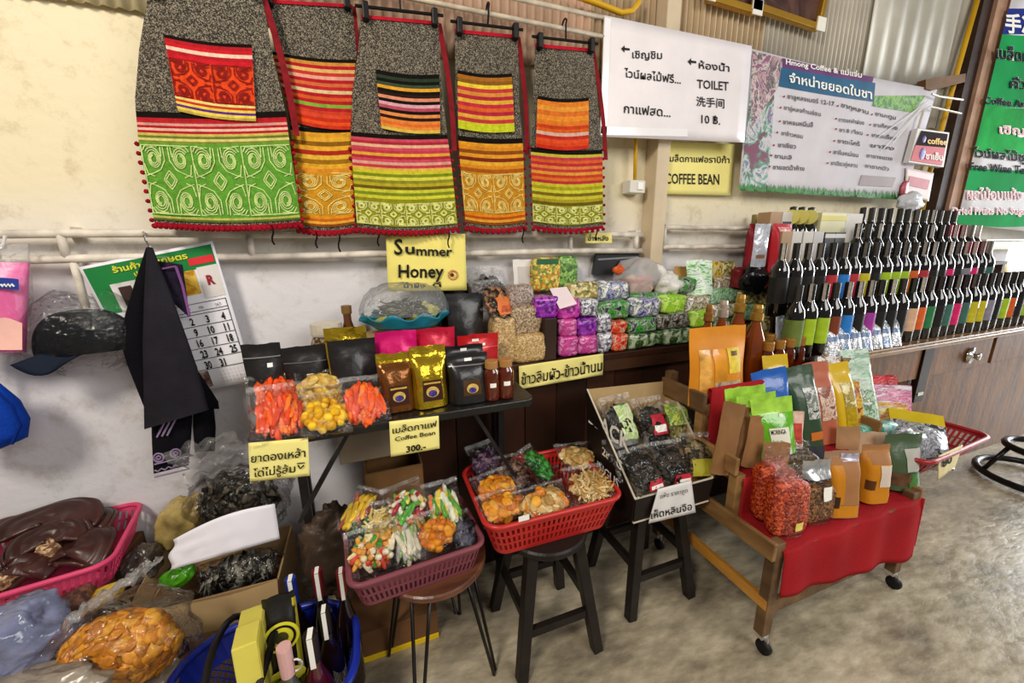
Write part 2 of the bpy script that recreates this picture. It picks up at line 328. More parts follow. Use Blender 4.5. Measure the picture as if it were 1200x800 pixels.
def hmong_bag(label, y, top, left, right, bot, pocket, pbands, bands, hook, strings, pcells=None, pmot=None):
    LF, RF = outline(left), outline(right); yt = left[0][1]
    def surf(u, yp, off=0):
        x = LF(yp)+(RF(yp)-LF(yp))*u; fr = (yp-yt)/(bot-yt)
        yy = y-.012*math.sin(u*PI)-.008*fr*math.sin(u*9+y*40)-off; ypp = yp+(top[0]*(1-u)+top[1]*u)*(1-fr)+4*math.sin(u*PI)*(1 if fr > .4 else .3)*min(1, abs(fr))
        return AT(x, ypp, y=yy)
    c = surf(.5, bot); t = root('embroidered_bag', (c.x, y, c.z), label, 'bag', 'embroidered cloth bags on the wall')
    b = MB(); b.grid(lambda u, v: surf(u, yt+(bot-yt)*v), 14, 24); b.grid(lambda u, v: surf(u, yt+(bot-yt)*v, -.022), 14, 24, flip=True)
    for s in (0, 1): b.grid(lambda u, v: surf(s, yt+(bot-yt)*v, -.022*u), 1, 24, flip=bool(s))
    b.build('cloth_body', GREYF, t, smooth=True)
    def panel(name, Sf, bands, off):
        mats = []; idx = {}; b = MB()
        for y0, y1, col in bands:
            if col not in idx: idx[col] = len(mats); mats.append(yarn(col))
            b.grid(lambda u, v: Sf(u, y0+(y1-y0)*v, off), 12, max(1, int((y1-y0)/8)), idx[col])
        return b.build(name, mats, t, smooth=True)
    def lines(name, Sf, y0, y1, nx, ny, col, w=.0014, off=.008):
        b = MB()
        for P in motif(nx, ny):
            Q = [Sf(a, y0+(y1-y0)*c, off) for a, c in P]
            for p, q in zip(Q, Q[1:]):
                d = q-p
                if d.length < 1e-6: continue
                n = Vector((-d.z, 0, d.x)).normalized()*w; b.add([p-n, q-n, q+n, p+n], [(0, 1, 2, 3)])
        b.build(name, yarn(col), t)
    panel('woven_band', surf, bands, .004)
    for (y0, y1, nx, col) in (pmot or []): lines('applique_scrolls', surf, y0, y1, nx, 1, col, off=.0065)
    PL, PR = outline(pocket[0]), outline(pocket[1]); py0 = pbands[0][0]; tilt = pocket[2]
    def psurf(u, yp, off=0):
        x = PL(yp)+(PR(yp)-PL(yp))*u; uu = (x-LF(yp))/max(1, RF(yp)-LF(yp)); q = surf(uu, yp, off)
        return AT(x, yp+tilt*u+3*math.sin(u*PI), y=q.y)
    panel('pocket', psurf, pbands, .010)
    for (y0, y1, nx, ny, col) in (pcells or []): lines('pocket_scrolls', psurf, y0, y1, nx, ny, col, off=.0125)
    # red top binding and hem with pompoms
    b = MB(); b.grid(lambda u, v: surf(u, yt-1+4*v, .004), 10, 1); b.build('red_binding', REDT, t)
    b = MB(); b.grid(lambda u, v: surf(u, bot-2+3.5*v, .004), 14, 1)
    n = max(10, int((RF(bot)-LF(bot))/6))
    for i in range(n+1): q = surf(i/n, bot+2.5, .002); b.blob(q, .008, 0, .25, i, 7, 5)
    for sd, U in ((0, -.015), (1, 1.015)):
        for i in range(9): q = surf(U, bot-4-i*11, 0); b.blob(q, .0065, 0, .25, i, 6, 4)
    b.build('pompom_hem', M('#9c1526', .9, bump=.6, bs=260, var=.2, vs=40), t, smooth=True)
    b = MB(); q0, q1 = surf(.97, yt), surf(1.03, yt+(bot-yt)*.62); 
    b.grid(lambda u, v: q0.lerp(q1, v)+Vector((.018*u+.01*math.sin(v*PI), .004, 0)), 1, 8); b.build('shoulder_strap', M('#7d1d24', .85, var=.2, vs=30), t, solid=.002)
    for sx in strings:
        a = surf(sx, bot); b = MB(); L = .05+.03*random.random(); b.tube([a+Vector((.004*math.sin(k*1.3), -.004, -L*k/5)) for k in range(6)], .003, n=5); b.build('hanging_cord', BLK, t)
    # skirt hanger: bar, hook, two clips (another thing: the bag hangs from it)
    a, c2 = surf(.06, yt), surf(.94, yt); hz = (a.z+c2.z)/2+.018; hl = label.split(' with ')[0].replace(' embroidered bag', '')
    HG = M('#141210', .4, var=0); h = root('clip_hanger', ((a.x+c2.x)/2, y-.01, hz), 'black clip hanger holding the '+hl+' bag', 'hanger', 'clip hangers on the rod')
    b = MB(); b.tube([(a.x-.03, y-.012, a.z+.018), (c2.x+.03, y-.012, c2.z+.018)], .005); b.build('bar', HG, h)
    mx = (a.x+c2.x)/2; mz = (a.z+c2.z)/2+.018; yr = 1.535
    b = MB(); b.tube([(mx, y-.012, mz), (mx, yr-.02, mz+.03), (mx-.0, yr-.019, RODZ+.005)]+[(mx+.004, yr-.019*math.cos(k*PI/6), RODZ+.012+.02*math.sin(k*PI/6)) for k in range(1, 7)], .0035, n=6); b.build('hook', HG, h)
    for q in (a, c2):
        b = MB(); b.box((q.x, y-.014, q.z+.006), (.02, .026, .05)); b.build('clip', HG, h, bevel=.004)
    return t
Y1, Y2, G, O, Rr, PK = '#e0b23a', '#c9c22f', '#5f9a34', '#d9541f', '#b02028', '#c84a5a'
def stripes(y0, y1, seq):
    n = len(seq); return [(y0+(y1-y0)*i/n, y0+(y1-y0)*(i+1)/n, c) for i, c in enumerate(seq)]
hmong_bag('large green embroidered bag with a red pocket, hung first beside the bare wall', 1.50, (-4, -4), [(174, -6), (163, 60), (158, 120), (162, 165), (172, 215), (182, 266)], [(306, -8), (318, 60), (334, 130), (347, 220), (353, 266)], 262,
    ([(192, 42), (208, 128)], [(295, 42), (300, 128)], 12), [(40, 44, '#17130f')]+stripes(44, 66, [Rr, '#c9202a', '#e9c8b0', Rr, '#c9202a'])+[(66, 112, '#e0481f')]+stripes(112, 130, ['#e6d27a', '#c0392b', '#e6c94a', '#5b2b82', '#e6c94a', '#b8a24a']),
    [(132, 139, '#17130f')]+stripes(139, 168, [Rr, '#b5262f', '#cf9a8a', Rr, '#e3b8a4', '#b02028', '#c9b45a', '#6b7a2e', '#d8cc7a', '#7a8a34'])+[(168, 252, G)]+stripes(252, 257, ['#b8b85a', '#5a6a2a']), None, [.8], [(66, 112, 2, 1, '#8e1f1d')], [(169, 251, 3, '#c9dc8e')])
hmong_bag('narrow yellow and red embroidered bag, second from the bare wall', 1.545, (-2, 4), [(310, 2), (322, 60), (336, 120), (344, 180), (350, 270)], [(413, 2), (418, 60), (412, 110), (412, 160), (416, 270)], 268,
    ([(318, 60), (343, 148)], [(417, 60), (410, 148)], 10), [(60, 64, '#17130f')]+stripes(64, 142, ['#c98a3a', Rr, '#d9b06a', '#c0392b', '#e0a08a', Rr, '#cf6a3a', '#b5262f', '#d8c08a', Rr, '#cf5a2a', '#b02028', '#7aa83a', Rr, '#c9402a', '#d94a2a', '#c0301f', '#e0501f', '#c9331f']),
    [(148, 153, '#17130f')]+stripes(153, 200, ['#d99a2a', '#e0a830', '#8a5a1a', '#e0a830', '#a82a22', '#e0b23a', '#9a6a1a', '#e0a830', '#d98a2a'])+[(200, 250, '#c98f22')]+stripes(250, 262, ['#e0901f', '#c9661f', '#e8a838', '#8a4a1a']), None, [.3, .7], None, [(201, 249, 1, '#ead27a')])
hmong_bag('lime and pink striped embroidered bag, middle of the five', 1.525, (-4, 4), [(423, 22), (420, 60), (413, 110), (411, 160), (414, 210), (419, 270)], [(514, 22), (516, 80), (522, 140), (530, 200), (537, 270)], 268,
    ([(440, 81), (447, 150)], [(515, 81), (516, 150)], 6), [(81, 86, '#17130f')]+stripes(86, 136, ['#2a3a2a', '#17130f', '#3a4a34', '#e0a030', '#17130f', '#2a1a14', '#d98a6a', '#17130f', '#d8a0a8', '#b04a5a', '#17130f', '#e08a4a', '#2a1a14'])+stripes(136, 150, ['#e0823a', '#d96a2a', '#e08a3a', '#d8b84a']),
    [(156, 161, '#17130f')]+stripes(161, 198, [PK, '#a82a3a', '#e0b08a', PK, '#c03a4a', '#e0a83a', '#b02a3a', PK, '#d8a08a', '#c03a4a', '#e0b24a'])+stripes(198, 234, ['#c9c22f', '#7a8a1f', '#d8d04a', '#8a8a2a', '#b8a82a', '#6a5a1a', '#c9c93a', '#7a8a24', '#d0cc3a', '#8a8a1f'])+[(234, 262, '#93951f')], None, [.2, .9], None, [(235, 261, 4, '#dfe08a')])
hmong_bag('orange and gold embroidered bag, fourth from the bare wall', 1.54, (-3, 4), [(533, 38), (534, 120), (538, 180), (546, 268)], [(607, 38), (608, 110), (613, 170), (616, 268)], 266,
    ([(536, 84), (537, 146)], [(600, 84), (603, 146)], 4), [(82, 86, '#17130f')]+stripes(86, 140, ['#a86a24', '#8a5a1f', '#e6cc3a', '#c03a3a', '#d8903a', '#b02a3a', '#e0b03a', '#c03040', '#d8602a', '#b02a3a', '#e0a83a', '#c03a3a'])+[(140, 150, '#c6cc2a')],
    [(160, 166, '#17130f')]+stripes(166, 200, ['#e0982a', '#d98a24', '#8a4a1a', '#e09a2a', '#7a2a1a', '#e0a830', '#d98a24', '#a85a1a'])+[(200, 248, '#c98a20')]+stripes(248, 260, ['#e0861f', '#b8501a', '#e6a030', '#8a4a1a']), None, [.95], None, [(201, 247, 2, '#ead27a')])
hmong_bag('grey bag with orange pocket and lime hem, hung next to the toilet notice', 1.525, (-3, 3), [(627, 55), (625, 120), (622, 180), (625, 270)], [(695, 55), (700, 110), (706, 180), (707, 270)], 266,
    ([(630, 114), (628, 172)], [(690, 114), (690, 172)], 2), [(112, 116, '#17130f')]+stripes(116, 144, ['#e0802a', '#e89a3a', '#d9702a', '#e8902f', '#e07a2a'])+stripes(144, 172, ['#c9401f', '#d9601f', '#d8b0a0', '#c03020', '#e0502a', '#d9481f', '#c9301f']),
    [(174, 179, '#17130f')]+stripes(179, 213, ['#c6b83a', '#c03a4a', '#d9602a', '#b8303a', '#e0803a', '#c03a3a', '#e09a3a', '#c8402a', '#d8702a', '#b8303a'])+stripes(213, 238, ['#c9c22f', '#a8a024', '#d0cc3a', '#7a6a1a', '#c9c03a', '#a89a24', '#6a5a1a'])+[(238, 260, '#8f901f')], None, [.9], None, [(239, 259, 3, '#dfe08a')])
# ---------------------------------------------------------------- notices on the wall
def board(name, q, y, mat, label, cat='sign', sag=0, solid=.003, group=None, wr=0):
    t = root(name, tuple(AT((q[0][0]+q[2][0])/2, max(q[2][1], q[3][1]), y=y)), label, cat, group)
    def fn(u, v):
        x = (q[0][0]*(1-u)+q[1][0]*u)*(1-v)+(q[3][0]*(1-u)+q[2][0]*u)*v; yy = (q[0][1]*(1-u)+q[1][1]*u)*(1-v)+(q[3][1]*(1-u)+q[2][1]*u)*v
        return AT(x, yy+sag*math.sin(u*PI), y=y-wr*(.5+.5*math.sin(u*13+v*4))*(.3+v))
    b = MB(); b.grid(fn, 16, 10); b.build('sheet', mat, t, smooth=True, solid=solid); return t
def write(t, y, items, mat=INK, bold=.014, name='lettering', off=.004):
    for it in items: b = MB(); b.pxtext(it[0], it[1], it[2], it[3], y, 0, it[4] if len(it) > 4 else bold, off=off); b.build(name, mat, t)
y = 1.53
t = board('toilet_notice', [(708, 18), (881, 54), (872, 167), (703, 160)], y, M('#e9e2e4', .35, bump=.25, bs=9, var=.05), 'large white handwritten board pointing to the toilet, hung beside the bags')
write(t, y, [('เชิญชิม', (741, 68), (776, 69), 8.5), ('ไวน์ผลไม้ฟรี...', (732, 90), (798, 98), 9), ('กาแฟสด...', (731, 132), (786, 137), 10), ('ห้องน้ำ', (819, 80), (855, 84), 8),
    ('TOILET', (817, 103), (854, 106), 10), ('洗手间', (816, 123), (849, 126), 8.5), ('10 ฿.', (822, 144), (844, 146), 9.5)])
b = MB()
for x, yy in ((730, 57), (808, 72)):
    b.add([AT(*p, y=y-.004) for p in ((x-2, yy), (x+2, yy-4), (x+2, yy-1.2), (x+8, yy-.4), (x+8, yy+2), (x+2, yy+1.4), (x+2, yy+4.5))], [tuple(range(7))])
b.build('arrow', INK, t)
b = MB(); b.add([AT(*p, y=y-.0035) for p in ((704, 148), (806, 151), (806, 160), (703, 158))], [(0, 1, 2, 3)]); b.add([AT(*p, y=y-.0035) for p in ((709, 20), (716, 22), (711, 158), (704, 156))], [(0, 1, 2, 3)])
b.build('clear_tape', M('#f3f0f2', .12, var=.03), t)
y = 1.62
t = board('coffee_notice', [(779, 166), (861, 169), (856, 229), (777, 227)], y, PAPER, 'yellow handwritten paper about coffee beans under the toilet notice')
write(t, y, [('เมล็ดกาแฟอราบิก้า', (782, 189), (855, 191), 7), ('COFFEE BEAN', (780, 215), (843, 216), 12)])
y = 1.545
t = board('honey_notice', [(452, 274), (545, 274), (547, 340), (455, 341)], y, M('#f0e27c', .65, bump=.3, bs=14, var=.06), 'yellow handwritten paper reading Summer Honey taped below the bags', wr=.006)
write(t, y-.006, [('S', (462, 298), (472, 298), 18), ('u', (475, 297), (486, 297), 12), ('mmer', (488, 299), (530, 300), 11), ('Honey', (467, 325), (520, 325), 15), ('น้ำผึ้ง', (473, 337), (498, 337), 5), ('ดี', (507, 336), (517, 336), 5)], bold=.02)
b = MB()
for k in range(12): a = k*PI/6; b.blob(AT(531+5*math.cos(a), 322+5*math.sin(a), y=y-.009), .005, 0, nu=6, nv=4)
b.build('flower_drawing', M('#d9a06a', .7, var=.2, vs=60), t); b = MB(); b.blob(AT(530, 322, y=y-.011), .007, 0, nu=8, nv=5); b.build('flower_centre', M('#5a3416', .7), t)
t = board('small_price_slip', [(685, 272), (717, 273), (717, 285), (686, 285)], 1.57, PAPER, 'tiny yellow handwritten slip tied to the pipe by the painted post')
write(t, 1.57, [('อ่างหลัง', (689, 282), (713, 282), 5.5)])
# tea banner
y = 1.57
BQ = [(880, 57), (1098, 105), (1060, 232), (866, 220)]
t = board('tea_banner', BQ, y, M('#d4d0d6', .75, bump=.2, bs=8, var=.06), 'wide vinyl banner listing teas, hung over the wine bottles', sag=3); TEAB = t
def strip(t, q, y, mat, name):
    b = MB(); b.grid(lambda u, v: AT((q[0][0]*(1-u)+q[1][0]*u)*(1-v)+(q[3][0]*(1-u)+q[2][0]*u)*v, (q[0][1]*(1-u)+q[1][1]*u)*(1-v)+(q[3][1]*(1-u)+q[2][1]*u)*v+3*math.sin(PI*min(1, max(0, ((q[0][0]*(1-u)+q[1][0]*u)-870)/210))), y=y), 10, 3); return b.build(name, mat, t)
strip(t, [(917, 66), (1024, 88), (1022, 96), (917, 79)], y-.0035, M('#6b3f72', .4, var=.2), 'purple_strip')
strip(t, [(916, 77), (1026, 95), (1024, 117), (912, 99)], y-.0038, M('#1f5f86', .35, var=.15), 'blue_header')
strip(t, [(1026, 110), (1085, 112), (1070, 132), (1022, 122)], y-.0036, MP(['#5f9a3f', '#8fbf5a', '#3f7a34'], 60, .5, bump=0), 'tea_field_picture')
strip(t, [(881, 59), (917, 66), (912, 100), (880, 150), (872, 150)], y-.0036, MP(['#6a4a72', '#c9a2a8', '#3a3a4a', '#d8c8c0', '#8a5a7a'], 22, .4, bump=0), 'tea_picker_picture')
strip(t, [(880, 100), (908, 104), (900, 218), (868, 217)], y-.0034, MP(['#b07a9a', '#2a7a86', '#d8c8d0', '#3f9a7a', '#7a3a5a'], 18, .4, bump=0), 'cup_picture')
b = MB()
for i in range(110):
    x = 868+i*1.75; yb = 222+(x-868)*.058+1; h = 5+4*random.random(); lean = random.uniform(-2, 2)
    b.add([AT(x-1.4, yb, y=y-.004), AT(x+1.6, yb, y=y-.004), AT(x+lean, yb-h-2, y=y-.004)], [(0, 1, 2)])
b.build('grass_border', M('#3f8a3f', .5, var=.2, vs=30), t)
write(t, y, [('Hmong Coffee & แม่แจ่ม', (921, 75), (1010, 91), 6, .02), ('จำหน่ายยอดใบชา', (925, 96), (1022, 116), 10, .02)], TAGW, name='white_lettering', off=.006)
write(t, y, [('ชาอูหลงเบอร์ 12-17', (923, 115), (978, 124), 5), ('ชาอู่หลงก้านอ่อน', (919, 128), (962, 136), 4.6), ('ชาหอมหมื่นลี้', (918, 145), (953, 149), 5), ('ชาข้าวหอม', (916, 158), (941, 162), 4.6), ('ชาเขียว', (912, 172), (933, 174), 5),
    ('ชามะลิ', (908, 185), (928, 187), 5), ('ชายอดน้ำค้าง', (906, 198), (943, 200), 5), ('ชากุหลาบ', (986, 125), (1018, 134), 5), ('ชาดอกคำฝอย', (983, 142), (1013, 146), 4.4), ('ชา 8 เซียน', (984, 154), (1011, 158), 4.4), ('ชาตะไคร้', (982, 167), (1008, 171), 4.6),
    ('ชาใบหม่อน', (977, 180), (1006, 184), 4.6), ('ชาเจียวกู่หลาน', (974, 193), (1005, 196), 4.6), ('ชามะตูม', (1026, 135), (1050, 140), 4.4), ('ชาเก๊กฮวย', (1024, 148), (1052, 152), 4.2), ('ชากระเจี๊ยบ', (1022, 160), (1050, 164), 4.2), ('ชาขิง', (1020, 172), (1048, 176), 4.2), ('ชารางแดง', (1016, 184), (1046, 188), 4.2), ('ชารากบัว', (1014, 196), (1042, 200), 4.2)], M('#3a3438', .6, var=0), bold=.012, off=.006)
b = MB()
for x, yy in ((919, 113), (915, 126), (914, 142), (911, 155), (907, 170), (904, 182), (902, 195), (982, 124), (980, 139), (980, 151), (978, 165), (973, 178), (970, 191), (1022, 134), (1020, 146), (1017, 158)): b.blob(AT(x, yy, y=y-.006), .0045, nu=6, nv=4)
b.build('bullet', M('#b0303a', .6, var=0), t)
b = MB(); b.add([AT(*p, y=y-.005) for p in ((1010, 205), (1050, 208), (1046, 219), (1006, 217))], [(0, 1, 2, 3)]); b.build('info_panel', M('#8a7a7a', .5, var=.1), t)
# banner cords, gold picture frames, cafe sign, clutter at the timber post
b = MB()
for q in ((1030, 160), (1035, 175), (1046, 168)): b.tube([AT(*q, y=1.55), AT(1088, 118, y=1.545)], .003, n=5)
b.build('tie_cord', M('#efeeee', .6, var=0), TEAB)
for (q, lab) in (([(838, -40), (893, -22), (884, 14), (829, -3)], 'gold framed dark picture above the toilet notice, only its lower edge in view'), ([(893, -36), (968, -14), (958, 33), (884, 8)], 'gold framed dark picture above the tea banner, only its lower corner in view')):
    t = root('picture_frame', tuple(AT((q[2][0]+q[3][0])/2, q[2][1], y=1.6)), lab, 'picture', 'gold framed pictures')
    b = MB(); px_prism(b, q, 1.60, .02); b.build('picture', MP(['#2e1c17', '#4a2e26', '#5f4038'], 12, .3, bump=0), t)
    P = [AT(*p, y=1.592) for p in q]; GOLD = M('#c99a35', .3, .7, var=.1)
    for i in range(4): b = MB(); b.bar(P[i], P[(i+1) % 4], .03, .03, up=(0, 1, 0)); b.build('frame_bar', GOLD, t, bevel=.004)
    for i in (2, 3): b = MB(); b.box(P[i]+Vector((0, -.016, .01)), (.06, .006, .06)); b.build('corner_guard', M('#e9e4d8', .4, var=.05), t)
t = root('cafe_sign', tuple(AT(1090, 195, y=1.52)), 'small red and black hanging cafe sign beside the timber post', 'sign')
b = MB(); px_prism(b, [(1076, 150), (1113, 155), (1106, 196), (1065, 190)], 1.53, .03); b.build('sign_box', M('#d6d3cf', .4, var=.05), t, bevel=.003)
b = MB(); b.add([AT(*p, y=1.527) for p in ((1080, 153), (1111, 157), (1108, 173), (1073, 170))], [(0, 1, 2, 3)]); b.build('dark_panel', M('#2a1a1c', .75), t)
b = MB(); b.add([AT(*p, y=1.527) for p in ((1073, 170), (1108, 173), (1104, 194), (1067, 188))], [(0, 1, 2, 3)]); b.build('red_panel', REDP, t)
write(t, 1.527, [('coffee', (1087, 168), (1110, 170), 7, .03)], M('#e6b83a', .5, var=0), name='gold_lettering'); write(t, 1.527, [('ชาเย็น', (1085, 186), (1105, 188), 7, .03)], TAGW, name='white_lettering')
b = MB(); b.blob(AT(1081, 180, y=1.527), (.03, .004, .035), nu=10, nv=6); b.blob(AT(1083, 163, y=1.527), (.02, .004, .02), nu=10, nv=6); b.build('cup_emblem', M('#6a6ab0', .4, var=.3, vs=60), t)
b = MB(); b.tube([AT(*p, y=1.54) for p in ((1076, 150), (1082, 130), (1090, 125), (1126, 133))], .006, n=6); b.tube([AT(*p, y=1.54) for p in ((1092, 110), (1100, 113), (1128, 117))], .006, n=6); b.build('bracket', M('#cfc8ba', .4, .3, var=.1), t)
b = MB(); px_prism(b, [(1085, 93), (1132, 86), (1131, 96), (1092, 106), (1085, 104)], 1.56, .04); tag(b.build('timber_bracket', M('#7a5632', .6, bump=.2, bs=20, var=.25)), 'short brown timber bracket nailed to the dark post', 'timber')
t = board('paper_notice', [(1062, 196), (1094, 203), (1088, 236), (1060, 228)], 1.56, M('#e3d2d0', .5, var=.1), 'small pink and white paper notice under the cafe sign')
b = MB(); b.add([AT(*p, y=1.556) for p in ((1066, 206), (1090, 211), (1087, 222), (1064, 217))], [(0, 1, 2, 3)]); b.build('red_print', M('#c0606a', .5, var=.2), t)
b = MB(); b.blob(AT(1060, 222, y=1.56), (.04, .012, .05), nz=.3, nu=10, nv=8); tag(b.build('plastic_bag', M('#b8505a', .35, var=.3, vs=25), smooth=True), 'small red and white bag hanging beside the paper notice', 'bag')
b = MB(); b.blob(AT(1066, 238, y=1.52), (.11, .04, .06), nz=.5, seed=4, nu=16, nv=10); tag(b.build('plastic_bag', M('#cfd0d4', .25, bump=.5, bs=30, var=.1), smooth=True), 'crumpled pale plastic bag behind the topmost wine bottles', 'bag')
# green banner
y = 1.545
GQ = [(1188, -12), (1420, -12), (1330, 285), (1121, 262)]
t = board('wine_banner', GQ, y, M('#e8e6ea', .85, var=.05), 'tall green and white wine tasting banner cut by the picture edge', solid=.003)
def gband(y0, y1, col, nm, wavy=0):
    b = MB(); 
    def E(yy): return 1187+(1121-1187)*(yy+12)/274
    b.grid(lambda u, v: AT(E(y0+(y1-y0)*v)+200*u, y0+(y1-y0)*v+wavy*math.sin(u*8)+10*u*(y0/280), y=y-.0035), 12, 2); b.build(nm, col, t)
GRN = M('#149a50', .85, var=.15, vs=3)
gband(10, 40, M('#1c2f86', .85, var=.1), 'blue_band'); gband(40, 124, GRN, 'green_band', 2); gband(124, 178, M('#22a84c', .85, var=.3, vs=4), 'green_band', 2); gband(196, 222, GRN, 'green_band', 2); gband(246, 262, GRN, 'green_band', 2)
write(t, y, [('手冲', (1178, 36), (1216, 40), 17, .03), ('เมล็ดกาแฟ', (1168, 68), (1232, 76), 13, .03), ('คั่วสด', (1184, 103), (1226, 106), 11, .03), ('Coffee Arabica', (1154, 121), (1226, 128), 8, .03), ('ไวน์ผลไม้ชุมชน', (1141, 183), (1226, 192), 10, .03), ('Free Wine Test', (1137, 199), (1210, 204), 9, .02)], TAGW, name='white_lettering', off=.007)
write(t, y, [('เมล็ดกาแฟ', (1168, 68), (1232, 76), 13), ('คั่วสด', (1184, 103), (1226, 106), 11), ('Coffee Arabica', (1154, 121), (1226, 128), 8), ('ไวน์ผลไม้ชุมชน', (1141, 183), (1226, 192), 10), ('Free Wine Test', (1137, 199), (1210, 204), 9)], M('#1a2430', .85, var=0), bold=.022, name='dark_lettering', off=.010)
for off, bd, mt, nm in ((.007, .05, TAGW, 'white_outline'), (.010, .005, M('#b3283f', .5, var=0), 'red_lettering')):
    write(t, y, [('เชิญชิม', (1171, 156), (1222, 160), 9), ('ผลไม้อบแห้ง', (1133, 233), (1198, 234), 11), ('Dried Fruits No Sugar', (1116, 251), (1206, 251), 8)], mt, bold=bd, name=nm, off=off)
# ---------------------------------------------------------------- furniture
DWOOD = M('#3b2317', .42, bump=.2, bs=14, var=.3, vs=5, name='dark_stained_wood'); BWOOD = M('#231d1a', .4, bump=.2, bs=25, var=.25, vs=9, name='black_painted_wood')
def wood(c1, c2, name, sc=(1.2, 1.2, 14), rough=.4):
    m, nt, p, tc = _base(name); N = nt.nodes.new; L = nt.links.new
    mp = N('ShaderNodeMapping'); mp.inputs['Scale'].default_value = sc; L(tc.outputs['Object'], mp.inputs[0])
    n = N('ShaderNodeTexNoise'); n.inputs['Scale'].default_value = 3; n.inputs['Detail'].default_value = 7; L(mp.outputs[0], n.inputs['Vector'])
    r = N('ShaderNodeValToRGB'); e = r.color_ramp.elements; e[0].position = .3; e[0].color = lin(c1); e[1].position = .7; e[1].color = lin(c2)
    L(n.outputs[0], r.inputs[0]); L(r.outputs[0], p.inputs['Base Color']); p.inputs['Roughness'].default_value = rough
    _bump(nt, tc, p, .15, 30); return m
PANELW = wood('#4a2810', '#8a5826', 'counter_panel_wood', (9, 9, 1.1), .5); EDGEW = wood('#5c3d22', '#a07a4c', 'counter_edge_wood', (1.2, 9, 9), .35)
CARTW = wood('#6a4a29', '#a9824f', 'cart_timber', (6, 1.5, 6), .5); CARTD = wood('#4a3420', '#7b5c38', 'weathered_timber', (6, 1.5, 6), .55); ORNGW = wood('#a86c1f', '#d0943a', 'orange_pine', (6, 1.5, 6), .4)
BLKM = M('#1d1b1a', .35, .2, bump=.1, bs=60, var=.2, vs=12, name='black_table_top')
# black folding table
TZ = .905; t = root('folding_table', (.08, 1.29, 0), 'narrow black folding table carrying coffee pouches and bags of sweets', 'table')
def rrect(cx, cy, w, d, r, n=6):
    P = []
    for k, (sx, sy) in enumerate(((1, 1), (-1, 1), (-1, -1), (1, -1))):
        for i in range(n+1): a = PI/2*(k+i/n); P.append((cx+sx*(w/2-r)+r*math.cos(a), cy+sy*(d/2-r)+r*math.sin(a)))
    return P
def slab(b, cx, cy, w, d, r, z0, z1, m=0):
    P = rrect(cx, cy, w, d, r); n = len(P)
    b.add([(x, y, z0) for x, y in P]+[(x, y, z1) for x, y in P], [tuple(range(n))[::-1], tuple(range(n, 2*n))]+[(i, (i+1) % n, n+(i+1) % n, n+i) for i in range(n)], m)
b = MB(); slab(b, .085, 1.277, .845, .274, .035, TZ-.028, TZ); b.build('table_top', BLKM, t, bevel=.004)
LEGM = M('#2c2928', .4, .3, var=.2, vs=20)
for x in (-.25, .445):
    for yy in (1.335, 1.39): b = MB(); b.bar((x, yy, 0), (x, yy, TZ-.03), .026, .026); b.build('leg', LEGM, t, bevel=.003)
    b = MB(); b.bar((x, 1.34, .12), (x, 1.385, .12), .02, .02); b.build('cross_bar', LEGM, t)
for x0, x1 in ((-.08, -.25), (.30, .445)): b = MB(); b.bar((x0, 1.20, TZ-.03), (x1, 1.20, .60), .022, .012); b.build('folding_brace', LEGM, t)
# dark sales counter for the rice
RZ = .94; t = root('rice_counter', (.65, 1.53, 0), 'dark brown wooden counter stacked with bagged rice and snacks', 'counter')
b = MB(); b.box((.885, 1.535, RZ-.014), (2.17, .23, .028)); b.build('counter_top', DWOOD, t, bevel=.003)
b = MB(); b.box((1.055, 1.435, RZ-.055), (1.83, .02, .055)); b.build('front_edge', M('#4a3020', .35, bump=.15, bs=12, var=.3, vs=5), t, bevel=.002)
for i in range(12):
    b = MB(); b.box((.22+i*.15, 1.46, .46), (.147, .018, .90)); b.build('front_board', M(['#3a2014', '#2d1a12', '#43271a'][i % 3], .5, bump=.2, bs=16, var=.25, vs=4), t, bevel=.002)
# wine counter with drawer
WY0 = 1.10; WZ = round(AT(1050, 407, y=WY0).z, 3); t = root('wine_counter', (3.5, 1.40, 0), 'long brown wooden counter with a drawer under the rows of wine', 'counter')
b = MB(); b.box((3.62, (WY0+1.648)/2, WZ-.014), (3.22, 1.648-WY0, .028)); b.build('counter_top', EDGEW, t, bevel=.004)
b = MB(); b.box((3.62, WY0-.01, WZ-.018), (3.22, .02, .022)); b.build('edge_strip', M('#8d6b45', .25, var=.2), t, bevel=.004)
b = MB(); b.box((3.62, 1.20, .33), (3.2, .02, .66)); b.build('lower_panel', PANELW, t)
xa = AT(1085, 420, y=1.15).x; WD = WZ-.028
for x0, x1 in ((2.03, xa-.05), (xa+.05, 3.55), (3.59, 5.2)):
    b = MB(); b.box(((x0+x1)/2, 1.16, WD-.10), (x1-x0, .022, .20)); d = b.build('drawer', PANELW, t, bevel=.003)
    if xa < x0 < 3.5:
        p = AT(1136, 416, y=1.147); q = MB(T=Matrix.Translation(p) @ Matrix.Rotation(PI/2, 4, 'X')); q.lathe([(.004, 0), (.045, .002), (.05, .008), (.018, .012), (.014, .03), (.022, .036), (.018, .045), (0.001, .047)], 18); q.build('knob', M('#d9d7d2', .15, .9, var=0), d, smooth=True)
b = MB(); b.box((xa, 1.155, WD-.17), (.09, .03, .34)); b.build('dark_stile', M('#20140d', .4, var=.2), t, bevel=.003)
b = MB(); b.box((xa, 1.138, WD-.29), (.05, .004, .018)); b.build('small_plate', M('#b9b4a8', .3, .6, var=0), t)
